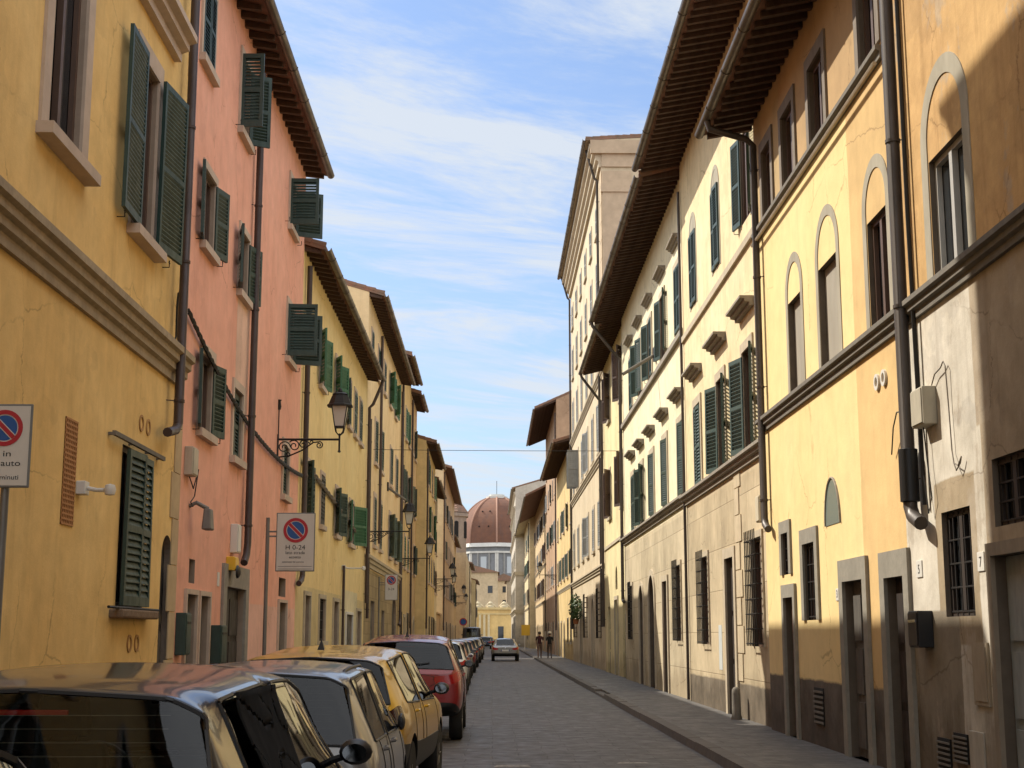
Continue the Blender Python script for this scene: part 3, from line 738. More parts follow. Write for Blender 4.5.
r2m = stucco('sun_yellow_render', (.77, .61, .315), (.74, .57, .28), .08, .18, zones=[(-1, 1.85, -1, 12, (.70, .49, .235)), (5.95, 9, 8.6, 12, (.52, .38, .20)), (-1, 6, 8.6, 12, (.50, .34, .18))],
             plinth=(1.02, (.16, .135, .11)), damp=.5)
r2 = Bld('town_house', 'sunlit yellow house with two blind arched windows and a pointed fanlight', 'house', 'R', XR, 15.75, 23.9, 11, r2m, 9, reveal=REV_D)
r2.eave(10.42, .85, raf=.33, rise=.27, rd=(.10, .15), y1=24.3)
r2.band(5.02, 5.24, .13, M_SERENA); r2.band(8.36, 8.52, .10, M_SERENA, steps=2)
r2.part(MB().tube([(r2.x(.1), 15.8, 8.30), (r2.x(.1), 23.8, 8.30)], .03, 6), 'cable_duct', M_PALESTONE)
for (ya, yb) in ((15.95, 16.75), (18.65, 19.55), (20.65, 21.5), (22.4, 23.15)):
    r2.window(ya, yb, 8.6, 9.75, .25, sur=paint('attic_surround', (.20, .165, .13), .85), surw=.16, sill=False)
w = r2.window(15.95, 16.8, 5.26, 6.62, .34, sill=False, label='open dark window under a grey blind arch')
blind_arch(r2, w, 15.93, 16.82, 5.25, 6.75, .16, M_GREYBAND)
M_BLIND = paint('walled_up_panel', (.33, .295, .235), .85, var=.2, scale=2)
for (ya, yb) in ((18.36, 19.42), (20.6, 21.5)):
    w = r2.window(ya, yb, 5.26, 6.72, .12, blind=M_BLIND, sill=False, label='walled up window in a grey painted arch')
    blind_arch(r2, w, ya - .005, yb + .005, 5.25, 6.82, .15, M_GREYBAND)
# pointed fanlight
yc, hw, za, zb = 19.12, .42, 3.12, 3.75
q = MB(); pts = [(yc - hw, za)] + [(yc - hw + hw * (1 - math.cos(R(a))) , za + (zb - za) * math.sin(R(a))) for a in range(10, 91, 10)]
pts += [(2 * yc - y_, z_) for y_, z_ in pts[::-1][1:]]
q.poly([(r2.x(.008), y_, z_) for y_, z_ in pts]); fan = r2.part(q, 'fanlight', flat('fanlight_glass', (.17, .21, .19), .15))
q = MB()
for (ya, z1_), (yb, z2_) in zip(pts, pts[1:]): q.tube([(r2.x(.01), ya, z1_), (r2.x(.01), yb, z2_)], .018, 6)
r2.part(q, 'frame', M_STONE, fan)
sg_ = stone('grey_door_surround', (.30, .275, .225), 9, .25)
r2.door(17.62, 18.62, .12, 2.33, M_DOORGREY, .32, sur=sg_, surw=.2, top=.28, label='dark grey green door in a grey stone frame')
r2.door(15.85, 16.62, .12, 2.30, M_DOORDK, .34, sur=sg_, surw=.2, top=.3, label='very dark door beside the drainpipe')
r2.window(20.22, 20.98, 1.86, 2.96, .2, sur=sg_, surw=.18, sill=False, grille=-.04)
r2.window(22.0, 22.5, 2.58, 3.22, .2, sur=sg_, surw=.16, sill=False, grille=-.04)
r2.door(21.75, 22.45, .12, 2.22, M_DOORRED, .25, sur=sg_, surw=.14, top=.2, label='narrow red brown door')
q = MB(); q.box(r2.x(0), r2.x(.015), 20.05, 20.6, .42, .92, 1)
for k in range(7): q.box(r2.x(.016), r2.x(.03), 20.05, 20.6, .43 + k * .07, .46 + k * .07)
r2.part(q, 'vent_grille', [M_SERENA, M_DARKIN])
for yy in (16.62, 16.32):
    q = MB(); n = 16
    for k in range(n):
        p = []
        for a in (2 * math.pi * k / n, 2 * math.pi * (k + 1) / n):
            for rr in (.06, .10): p.append((yy + rr * math.cos(a), 4.62 + rr * math.sin(a)))
        p = [p[0], p[1], p[3], p[2]]; q.hexa([(r2.x(0), a_, z_) for a_, z_ in p] + [(r2.x(.03), a_, z_) for a_, z_ in p])
    r2.part(q, 'vent_ring', M_WHITE)
r2.pipe(23.45, 10.0, 3.55, .06, M_PIPEGREY, .1, foot=(-.3, .2), head=(.85, 10.42))
r2.finish()

# cream twin with the long eave
XR3 = 4.7
st_zone = (.60, .50, .34)
r3m = stucco('cream_yellow_render', (.74, .63, .41), (.69, .56, .34), .16, .4, zones=[(-1, 30, -1, 4.7, st_zone)], blocks=(1.5, .85, 4.6), plinth=(.75, (.24, .20, .15)), damp=.6)
r3 = Bld('town_house', 'cream yellow house with big open blue green shutters under stone window hoods', 'house', 'R', XR3, 23.9, 34.3, 13, r3m, 9, reveal=REV_D)
r3.eave(13.15, 1.08, y0=24.35, raf=.34, rise=.24, rd=(.10, .15))
r3.band(4.72, 4.95, .18, M_STONE); r3.band(8.72, 8.86, .06, M_PALESTONE, steps=1)
for (ya, yb, a, c, lw) in ((24.9, 25.8, 168, 170, .47), (28.4, 29.35, 3, 0, None), (31.8, 32.75, 3, 0, None)):
    w = r3.window(ya, yb, 9.25, 10.95, .12, sh=M_GREEN, an=a, af=c, lw=lw, sill=False)
    blind_arch(r3, w, ya, yb, 9.2, 10.9, .1, M_GREYBAND)
    q = MB(); q.poly([(r3.x(.006), ya, 10.96), (r3.x(.006), yb, 10.96)] + [(r3.x(.006), (ya + yb) / 2 + (yb - ya) / 2 * math.cos(math.pi * k / 12), 10.96 + (yb - ya) / 2 * .95 * math.sin(math.pi * k / 12)) for k in range(1, 12)])
    r3.part(q, 'tympanum', M_GREYBAND, w)
for i, (ya, yb, a, c, lw) in enumerate(((25.15, 26.1, 165, 166, .60), (28.25, 29.2, 165, 165, .58), (31.6, 32.55, 3, 0, None))):
    w = r3.window(ya, yb, 4.97, 6.85, .28, sur=M_PALESTONE, surw=.15, sill=False, sh=M_BLUEGREEN, an=a, af=c, lw=lw, slat=.07,
                  label=('window with shutters standing out from the wall', 'window with one shutter half open', 'window with both shutters shut')[i])
    r3.headcornice(w, ya - .3, yb + .3, 7.5, M_STONE, .26, .18)
r3.window(24.75, 25.75, 1.45, 3.35, .25, sur=M_PALESTONE, surw=.1, grille=.14, sill=False, label='tall window behind a projecting iron cage')
r3.window(31.0, 31.95, 1.45, 3.35, .25, sur=M_PALESTONE, surw=.1, grille=.14, sill=False)
r3.door(27.65, 28.65, .12, 3.15, M_DOORDK, .35, sur=M_PALESTONE, surw=.2, label='tall dark door in a plain stone frame')
q = MB(); z = .8; k = 0
while z < 4.6: q.box(r3.x(0), r3.x(.02), 26.75 if k % 2 else 26.95, 27.42, z, z + .50); z += .52; k += 1
r3.part(q, 'quoin', stone('toothed_quoin', (.56, .46, .31), 5, .2))
r3.part(MB().box(r3.x(0), r3.x(.006), 29.4, 29.8, .95, 1.85), 'repaired_patch', paint('pale_blue_patch', (.50, .53, .52), .8, var=.15))
r3.part(MB().tube([(r3.x(.06), 34.2, 12.6), (r3.x(.06), 34.2, .15)], .035, 8), 'drainpipe', M_PIPEGREY, smooth=True)
r3.finish()
r3b = stucco('white_cream_render', (.76, .69, .50), (.70, .62, .42), .14, .4, zones=[(-1, 30, -1, 4.7, (.60, .51, .36))], blocks=(1.5, .85, 4.6), damp=.6)
r4 = Bld('town_house', 'whitish cream house with leaning dark shutters and small arched doors', 'house', 'R', XR3 + .05, 34.3, 51.2, 13, r3b, 9, reveal=REV_D)
r4.eave(12.95, 1.08, raf=.36, rise=.24, rd=(.10, .15))
r4.band(4.80, 5.02, .18, M_STONE); r4.band(9.0, 9.14, .1, M_STONE, steps=1)
for (ya, yb, a, c) in ((35.0, 36.0, 0, 0), (38.2, 39.2, 166, 168), (41.4, 42.4, 0, 165), (44.4, 45.4, 15, 160), (47.4, 48.4, 0, 0)):
    w = r4.window(ya, yb, 9.3, 11.0, .25, sur=M_PALESTONE, surw=.14, sh=M_GREEN, an=a, af=c, sill=False, lw=.5)
    r4.headcornice(w, ya - .25, yb + .25, 11.55, M_STONE, .2, .15)
for (ya, yb, a, c) in ((35.0, 36.0, 8, 4), (38.2, 39.2, 12, 6), (41.4, 42.4, 12, 4), (44.4, 45.4, 162, 165), (47.2, 48.2, 0, 0)):
    w = r4.window(ya, yb, 5.1, 6.95, .25, sur=M_PALESTONE, surw=.14, sh=M_GREEN, an=a, af=c, sill=False, lw=.5)
    r4.headcornice(w, ya - .3, yb + .3, 7.55, M_STONE, .24, .17)
r4.window(35.9, 36.85, 1.5, 3.4, .25, sur=M_PALESTONE, surw=.1, grille=.12, sill=False)
r4.door(38.7, 39.7, .12, 3.1, M_DOORRED, .3, sur=M_PALESTONE, surw=.16, handle=False); r4.door(41.8, 43.3, .12, 3.4, M_DOORDK, .35, sur=M_PALESTONE, surw=.18, arch=.75); r4.door(44.9, 46.1, .12, 3.2, M_DOORDK, .3, arch=.6, sur=M_PALESTONE, surw=.12)
r4.window(48.3, 49.2, 1.5, 3.3, .25, sur=M_PALESTONE, surw=.1, grille=.1, sill=False)
r4.pipe(51.0, 11.6, 2.9, .06, M_PIPEGREY, .1, head=(1.08, 12.95), foot=(-.5, .1)); r4.finish()
r5m = stucco('lemon_cream_render', (.74, .64, .38), var=.1, streak=.3, damp=.7)
r5 = Bld('town_house', 'lemon cream house with brown shutters and an oxeye niche over its tall door', 'house', 'R', 4.85, 51.2, 61.5, 13, r5m, 9)
r5.eave(12.9, .95, raf=.45)
for zz in (6.4, 10.4):
    for (ya, yb, a, c) in ((52.2, 53.1, 150, 150), (57.9, 58.8, 150, 155)): r5.window(ya, yb, zz, zz + 1.9, .2, sur=M_PALESTONE, surw=.12, sh=M_BROWNSH, an=a, af=c, lw=.47, slat=.09)
r5.door(55.2, 56.5, .12, 3.0, M_DOORDK, .3, sur=M_PALESTONE, surw=.15, handle=False); r5.window(55.4, 56.3, 3.4, 4.3, .2, arch=.45, sill=False); r5.door(52.2, 53.3, .12, 3.1, M_DOORGREY, .3, arch=.5, handle=False)
r5.door(59, 60.2, .12, 2.8, M_DOORRED, .3, handle=False); r5.pipe(61.2, 11.7, 2.0, .06, M_PIPEGREY, .1, head=(.95, 12.9)); r5.band(5.2, 5.32, .05, M_PALESTONE, steps=1); r5.finish()

# the tall white palace
r6m = stucco('palace_render', (.60, .51, .37), (.52, .43, .30), .1, .25, damp=.6)
r6 = Bld('town_house', 'tall white palace with a deep moulded cornice rising above its neighbours', 'palace', 'R', 4.9, 61.5, 87, 24, r6m, 9)
r6.eave(23.7, .72, rise=.06, rafters=False, mat_s=stone('cornice_soffit', (.50, .40, .27), 3))
r6.band(22.5, 23.6, .55, stone('cornice_stone', (.60, .50, .36), 3, .2), 'cornice', steps=4)
q = MB()
for k in range(26): q.box(r6.x(.0), r6.x(.03), 61.5, 62.4, .2 + k * .86, .2 + k * .86 + .82)
r6.part(q, 'pilaster', stone('pilaster_stone', (.56, .43, .29), 3, .2))
q = MB().box(4.93, 6.2, 61.40, 61.499, 11.0, 22.3).box(4.85, 6.35, 61.34, 61.499, 21.3, 21.7).box(4.9, 14, 61.42, 61.499, 22.5, 23.1).box(4.4, 14, 61.3, 61.499, 23.1, 23.72); r6.part(q, 'pilaster', stone('pilaster_plaster', (.55, .42, .29), 3, .2))
for zz, zw in ((5.6, 2.0), (9.9, 2.1), (13.6, 1.9), (17.0, 1.7), (20.1, 1.3)):
    for k in range(6):
        yc = 64.5 + k * 4.05
        w = r6.window(yc - .55, yc + .55, zz, zz + zw, .2, sur=M_PALESTONE, surw=.16, sh=M_GREYSH, an=(8, 5, 3, 4, 95 if zz > 8 else 3, 0)[k] if zz < 12 else 4, af=(4, 0, 165, 0, 92 if zz > 8 else 0, 0)[k] if zz < 12 else 2, lw=.62, slat=.1)
for zz in (4.4, 9.3, 13.0): r6.band(zz, zz + .3, .16, M_PALESTONE)
for k in range(5):
    yc = 65 + k * 4.6
    if k % 2: r6.door(yc - .7, yc + .7, .12, 3.4, M_DOORDK, .35, arch=.7, sur=M_PALESTONE, handle=False)
    else: r6.window(yc - .6, yc + .6, 1.5, 3.6, .25, grille=.16, sill=False)
r6.pipe(62.9, 22.3, 2, .06, M_PIPEGREY, .1, head=(.6, 23.9)); r6.pipe(86.6, 22.3, 2, .06, M_PIPEGREY, .1, head=(.6, 23.9)); r6.finish()
# beyond
far_house('town_house', 'low straw house with a deep brown eave next beyond the white palace', 'R', 4.95, 87, 109, 13.3, 1.2, c1, (5.4, 8.6), 5, [M_BLUEGREEN, M_GREEN], seed=13, band=(4.6,))
far_house('town_house', 'tall brown gabled house rising over the low straw house', 'R', 4.95, 109, 131, 18.9, 1.7, stucco('brown_gable_render', (.47, .32, .21)), (5.6, 9.0, 12.6, 15.5), 5, [M_GREEN, M_GREYSH], seed=12, rise=.45)
far_house('town_house', 'peach and cream house with a deep black eave', 'R', 4.95, 131, 164, 14.2, 1.9, c4, (5.4, 8.6, 11.6), 8, [M_GREYSH, M_BROWNSH], seed=14, rafters=False, band=(4.6, 8.0), rise=.5)
far_house('town_house', 'pale cream house with a curved cornice beyond the black eave', 'R', 4.3, 164, 190, 14.6, 1.2, c3, (5.4, 8.8, 11.6), 6, [M_GREYSH, M_SAGE], seed=15, soffit=M_PALESTONE, rafters=False, band=(4.6, 8.4))
gt = Bld('town_house', 'slim pale grey tower house with mouldings at the end of the street', 'house', 'R', 3.1, 190, 231, 20, stucco('pale_tower_render', (.55, .50, .42)), 8)
gt.eave(20.9, .5, rafters=False, mat_s=M_PALESTONE)
for zz in (4.5, 9.5, 14.5, 18.2, 20.1): gt.band(zz, zz + .45, .25, M_PALESTONE)
for zz in (5.6, 10.6, 15.6):
    for k in range(8):
        yc = 193 + k * 4.8; gt.window(yc - .6, yc + .6, zz, zz + 2.2, .2, sur=M_PALESTONE, surw=.2, sh=M_GREYSH, an=0, af=0, slat=.15)
for k in range(6):
    yc = 194 + k * 6.3; gt.door(yc - 1.2, yc + 1.2, .12, 3.3, M_DOORDK, .3, handle=False)
for zz in (4.45, 9.45, 14.45): tag(gt.part(MB().box(3.0, 4.3, 189.86, 189.999, zz, zz + .5), 'cornice', M_PALESTONE))
gt.finish()

# ------------------------------------------------------------------ the square and the chapel
pb = thing('gatehouse', (0, 262, 0), 'low yellow building with slim pilasters and statues on its parapet across the square', 'building')
yel2 = stucco('gatehouse_render', (.74, .52, .22), var=.08)
MB().box(-12, 9, 262, 272, -.1, 6.2).build('wall', yel2, pb)
MB().box(-12.3, 9.3, 261.7, 272.3, 6.2, 6.6).box(-12.1, 9.1, 261.85, 272.1, 5.3, 5.6).build('cornice', stone('gate_cornice', (.66, .50, .24), 3, .2), pb)
for xx in (-3.0, -2.2, -1.4, -.6): MB().box(xx - .2, xx + .2, 261.7, 261.999, .2, 5.28).build('pilaster', stone('gate_pilaster', (.68, .56, .34), 3, .2), pb)
for xx in (-9, -6, 1.6, 4.2, 6.6): MB().box(xx - .5, xx + .5, 261.93, 261.999, 1.2 if xx < 1 else .1, 3.2).build('window', M_GLASS, pb)
for xx in (-2.6, -.3, 2.2):
    st = MB(); st.lathe([(.8, 6.6), (.75, 6.9), (.4, 7.0), (.45, 7.4), (.15, 7.7)], (xx, 262.5, 0), 10); st.tube([(xx - .9, 262.5, 6.75), (xx - .3, 262.5, 7.2), (xx + .5, 262.5, 7.05), (xx + 1.0, 262.5, 6.7)], [.12, .3, .25, .1], 8); st.build('statue', stone('statue_stone', (.62, .52, .34), 4), pb, smooth=True)
bb_ = thing('apartment_block', (-1, 300, 0), 'plain beige block behind the yellow gatehouse', 'building')
MB().box(-9, 1.2, 300, 318, -.1, 14.6).build('wall', stucco('beige_block', (.58, .46, .30)), bb_)
MB().prism([(-9.4, 14.4), (1.6, 14.6), (-3.6, 16.0)], 299.6, 318).build('roof', M_TILE, bb_)
for (xx, zz) in ((-6.5, 10.5), (-6.5, 7.5), (-.4, 10.3)): MB().box(xx - .5, xx + .5, 299.95, 299.999, zz, zz + 1.5).build('window', M_GLASS, bb_)
bc_ = thing('apartment_block', (5.5, 312, 0), 'tan block with a grey gap beside it behind the gatehouse', 'building')
MB().box(3.2, 18, 312, 330, -.1, 13.4).build('wall', stucco('tan_block', (.52, .42, .29)), bc_)
MB().prism([(2.8, 13.2), (18.4, 13.4), (10, 15.4)], 311.6, 330).build('roof', M_TILE, bc_)
for (xx, zz) in ((5, 9.8), (8, 9.8)): MB().box(xx - .5, xx + .5, 311.95, 311.999, zz, zz + 1.5).build('window', M_GLASS, bc_)
rm = random.Random(5)
for i, (xc, yc, w_, zt, lb) in enumerate(((-14, 360, 9, 17, 'jumbled tan roof house just under the chapel drum'), (-5.5, 380, 8, 17.5, 'tall cream roof house under the chapel drum window'), (3.0, 372, 8, 15.5, 'low red roofed house under the chapel drum'), (-11, 395, 7, 22.5, 'cream house with a terrace roof close to the drum'), (12, 400, 12, 17, 'long tan roof house beside the tan block'))):
    h = thing('town_house', (xc, yc, 0), lb, 'house')
    MB().box(xc - w_ / 2, xc + w_ / 2, yc, yc + 12, -.1, zt).build('wall', (c2, c3, c4, c3, c1)[i], h)
    MB().prism([(xc - w_ / 2 - .5, zt), (xc + w_ / 2 + .5, zt), (xc, zt + 1.9)], yc - .5, yc + 12).build('roof', M_TILE, h)
    for k in range(3):
        for zz in (zt - 3, zt - 6.5): MB().box(xc - w_ / 2 + 1 + k * (w_ - 2.6) / 2, xc - w_ / 2 + 2 + k * (w_ - 2.6) / 2, yc - .05, yc - .001, zz, zz + 1.6).build('window', M_GLASS, h)
# the chapel with its ribbed brick dome
DX, DY, Z0 = 1.9, 610, 0
ch = thing('domed_chapel', (DX, DY, 0), 'great chapel with a ribbed red brick dome closing the view', 'chapel')
mt, nt, b_ = newmat('dome_tile'); g_ = G(nt)
n1 = g_.noise(g_.obj, .35, 8, .65); n2 = g_.noise(g_.map(g_.obj, (1, 1, .2)), .9, 6, .6)
wv = nt.nodes.new('ShaderNodeTexWave'); wv.bands_direction = 'Z'; wv.inputs['Scale'].default_value = .55; wv.inputs['Distortion'].default_value = .6; nt.links.new(g_.obj, wv.inputs['Vector'])
cc = g_.mix(g_.rng(n1, .3, .7), (.185, .080, .045), (.12, .056, .036)); cc = g_.mix(g_.rng(n2, .5, .75, 0, .5), cc, (.12, .075, .06))
cc = g_.mix(g_.rng(wv.outputs['Fac'], 0, 1, 0, .18), cc, (.10, .05, .04))
nt.links.new(cc, b_.inputs['Base Color']); b_.inputs['Roughness'].default_value = .9
def octring(r, z, ph=22.5): return [(DX + r * math.cos(R(ph + 45 * k)), DY + r * math.sin(R(ph + 45 * k)), z) for k in range(8)]
RB, ZB, ZT = 16.0, 39.6, 59.4
def dome_r(t): return RB * (1 - t ** 2.35) ** .56
DPH = 0.
dm = MB(); rings = [octring(max(dome_r(k / 16 * .955), 3.2), ZB + (ZT - ZB) * k / 16, DPH) for k in range(17)]
for a, b in zip(rings, rings[1:]):
    for j in range(8): dm.poly([a[j], a[(j + 1) % 8], b[(j + 1) % 8], b[j]])
dome = dm.build('dome', mt, ch)
for j in range(8):
    q = MB().tube([(DX + (p[j][0] - DX) * 1.005, DY + (p[j][1] - DY) * 1.005, p[j][2]) for p in rings], .42, 6); q.build('rib', paint('dome_rib', (.36, .20, .14), .85), dome)
for (a0, tt, off) in ((-90 - 22.5, .35, -.15), (-90 - 22.5, .35, .15), (-90 - 22.5, .68, -.12), (-90 - 22.5, .68, .12), (-90 + 22.5, .35, 0), (-90 + 22.5, .62, 0)):
    rr = dome_r(tt * .955) * math.cos(R(22.5)) + .1; a = R(a0)
    cx_, cy_ = DX + rr * math.cos(a) - off * 14 * math.sin(a), DY + rr * math.sin(a) + off * 14 * math.cos(a)
    MB().lathe([(.32, -.3), (.32, .3)], (cx_, cy_, ZB + (ZT - ZB) * tt), 8, axis='y').build('oculus', M_DARKIN, dome)
wst = stone('chapel_marble', (.62, .60, .55), 1.5, .15)
def octpris(name, r0, z0, z1, mat, par=ch, r1=None):
    q = MB(); A, B = octring(r0, z0, DPH), octring(r1 or r0, z1, DPH)
    for j in range(8): q.poly([A[j], A[(j + 1) % 8], B[(j + 1) % 8], B[j]])
    q.poly(A[::-1]); q.poly(B); return q.build(name, mat, par)
octpris('lantern', 4.6, 59.3, 60.2, wst); octpris('lantern', 3.4, 60.2, 61.0, wst)
MB().tube([(DX, DY, 61.0), (DX, DY, 67)], .12, 6).build('lightning_rod', M_IRON, ch)
octpris('cornice', 16.7, 38.0, 39.6, wst, r1=16.0)
drum = octpris('drum', 15.4, -.1, 38.0, stone('drum_stone', (.235, .24, .25), .8, .3))
for j in range(8):
    am = R(DPH + 45 * j + 22.5); ap = 15.4 * math.cos(R(22.5)); tx, ty = -math.sin(am), math.cos(am)
    def P(u, d, z): return (DX + (ap + d) * math.cos(am) + u * tx, DY + (ap + d) * math.sin(am) + u * ty, z)
    q = MB().hexa([P(-1.3, .0, 27), P(1.3, .0, 27), P(1.3, .15, 27), P(-1.3, .15, 27), P(-1.3, .0, 33.9), P(1.3, .0, 33.9), P(1.3, .15, 33.9), P(-1.3, .15, 33.9)])
    q.build('window', flat('chapel_window', (.42, .45, .47), .3), drum)
    for u in (-5.6, 5.6, -2.6, 2.6):
        q = MB().hexa([P(u - .35, 0, 10), P(u + .35, 0, 10), P(u + .35, .35, 10), P(u - .35, .35, 10), P(u - .35, 0, 35.3), P(u + .35, 0, 35.3), P(u + .35, .35, 35.3), P(u - .35, .35, 35.3)])
        q.build('pilaster', wst if abs(u) > 3 else stone('drum_trim', (.33, .32, .30), 2), drum)
octpris('cornice', 16.0, 35.4, 36.2, wst, drum)

# ------------------------------------------------------------------ cars
P_DARK = carpaint('paint_dark_blue_grey', (.020, .024, .030), .2)
P_SILVER = carpaint('paint_silver', (.19, .19, .188), .4, .34)
P_GOLD = carpaint('paint_gold', (.58, .32, .004), .05, .4, .12)
P_RED = carpaint('paint_red', (.23, .006, .009), .1, .4)
P_WHITE = carpaint('paint_white', (.72, .71, .68), 0, .3, 0)
P_GREY = carpaint('paint_grey', (.13, .13, .135), .5, .3)
P_PALE = carpaint('paint_pale_silver', (.26, .255, .24), .4, .34)
P_BLACK = carpaint('paint_black', (.012, .012, .014), .1)
P_BLUE = carpaint('paint_deep_blue', (.02, .035, .09), .2)
GL_CLEAR = carglass('car_glass_clear', (.62, .66, .62)); GL_DARK = carglass('car_glass_dark', (.06, .065, .065), 1.36); GL_MID = carglass('car_glass_mid', (.28, .31, .30))
M_TAIL = flat('tail_light_red', (.36, .010, .012), .12, 0, .6); M_TAILDK = flat('tail_light_smoked', (.035, .008, .008), .1, 0, .6)
M_HEAD = flat('head_light', (.55, .56, .56), .1, .3, .6); M_RIM = flat('wheel_rim', (.30, .30, .31), .3, .9); M_SEAT = paint('seat_fabric', (.035, .034, .035), .9)
M_PLATE = flat('number_plate_white', (.70, .70, .68), .4); M_EUBLUE = flat('plate_blue', (.02, .05, .30), .4); M_CHROME = flat('chrome', (.6, .6, .6), .15, 1); M_MIRROR = flat('mirror', (.16, .17, .18), .06, 1)
PRE = {  # y from the rear (of 1), half width, bottom, belt, top, roof half width
 'hatch': [(0, .88, .30, .60, .615, .84), (.012, .94, .27, .64, .66, .86), (.070, .985, .22, .655, .955, .70), (.125, 1, .21, .655, .980, .70), (.20, 1, .20, .65, .988, .70), (.385, 1, .19, .64, 1, .70), (.41, 1, .19, .638, 1, .70),
           (.55, 1, .19, .63, .995, .70), (.65, 1, .19, .625, .955, .70), (.745, 1, .19, .62, .80, .76), (.80, 1, .20, .615, .665, .86), (.90, .985, .21, .585, .61, .84), (.972, .93, .23, .50, .52, .80), (1, .84, .28, .43, .44, .72)],
 'suv': [(0, .88, .32, .62, .635, .84), (.012, .945, .29, .655, .675, .86), (.062, .985, .23, .67, .930, .70), (.14, 1, .22, .665, .962, .70), (.22, 1, .21, .655, .965, .69), (.40, 1, .20, .64, .995, .69), (.425, 1, .20, .638, 1, .69),
         (.56, 1, .20, .63, .995, .69), (.65, 1, .20, .625, .955, .70), (.735, 1, .20, .62, .81, .76), (.79, 1, .20, .615, .67, .87), (.90, .985, .22, .60, .625, .86), (.972, .93, .25, .52, .54, .82), (1, .85, .30, .45, .46, .76)],
 'sedan': [(0, .86, .30, .58, .60, .82), (.012, .93, .26, .64, .66, .84), (.10, .98, .22, .655, .68, .80), (.14, .99, .21, .655, .70, .76), (.235, 1, .20, .65, .95, .69), (.39, 1, .19, .645, 1, .68), (.415, 1, .19, .64, 1, .68),
           (.53, 1, .19, .635, .99, .68), (.62, 1, .19, .63, .94, .69), (.70, 1, .19, .625, .79, .75), (.75, 1, .20, .62, .67, .86), (.88, .985, .21, .59, .615, .84), (.97, .93, .23, .50, .52, .80), (1, .84, .28, .43, .44, .72)],
 'van': [(0, .93, .20, .55, .975, .88), (.008, .98, .18, .55, .985, .89), (.03, 1, .17, .55, .99, .89), (.05, 1, .17, .55, 1, .89), (.10, 1, .16, .54, 1, .89), (.40, 1, .16, .53, 1, .89), (.42, 1, .16, .53, 1, .89),
         (.62, 1, .16, .52, .99, .89), (.72, 1, .16, .52, .95, .88), (.82, 1, .16, .51, .76, .88), (.88, 1, .17, .50, .54, .90), (.94, .985, .18, .47, .49, .88), (.985, .94, .2, .40, .42, .84), (1, .86, .24, .35, .36, .78)],
}
def ring(st, L, W, H):
    yr, w, zb, zbelt, ztop, wr = st; y = (yr - .5) * L; w *= W / 2; wr *= W / 2; zb *= H; zbelt *= H; ztop *= H
    cab = ztop - zbelt > .10 * H
    z6 = max(zbelt + .012, ztop - .075 if cab else ztop - .012); z7 = max(z6 + .004, ztop - .018)
    p = [(0, zb), (w * .86, zb), (w - .025, zb + .07), (w, zb + (zbelt - zb) * .48), (w - .012, zbelt - .14), (w - .055, zbelt),
         (wr + .02 if cab else min(w - .09, wr), z6), (wr - .10, z7), (0, ztop + .012)]
    return [(x, y, z) for x, z in p]
SLOT = [bpy.data.materials.new('slot') for _ in range(11)]      # stand for the eleven kinds of surface while a body is being cut
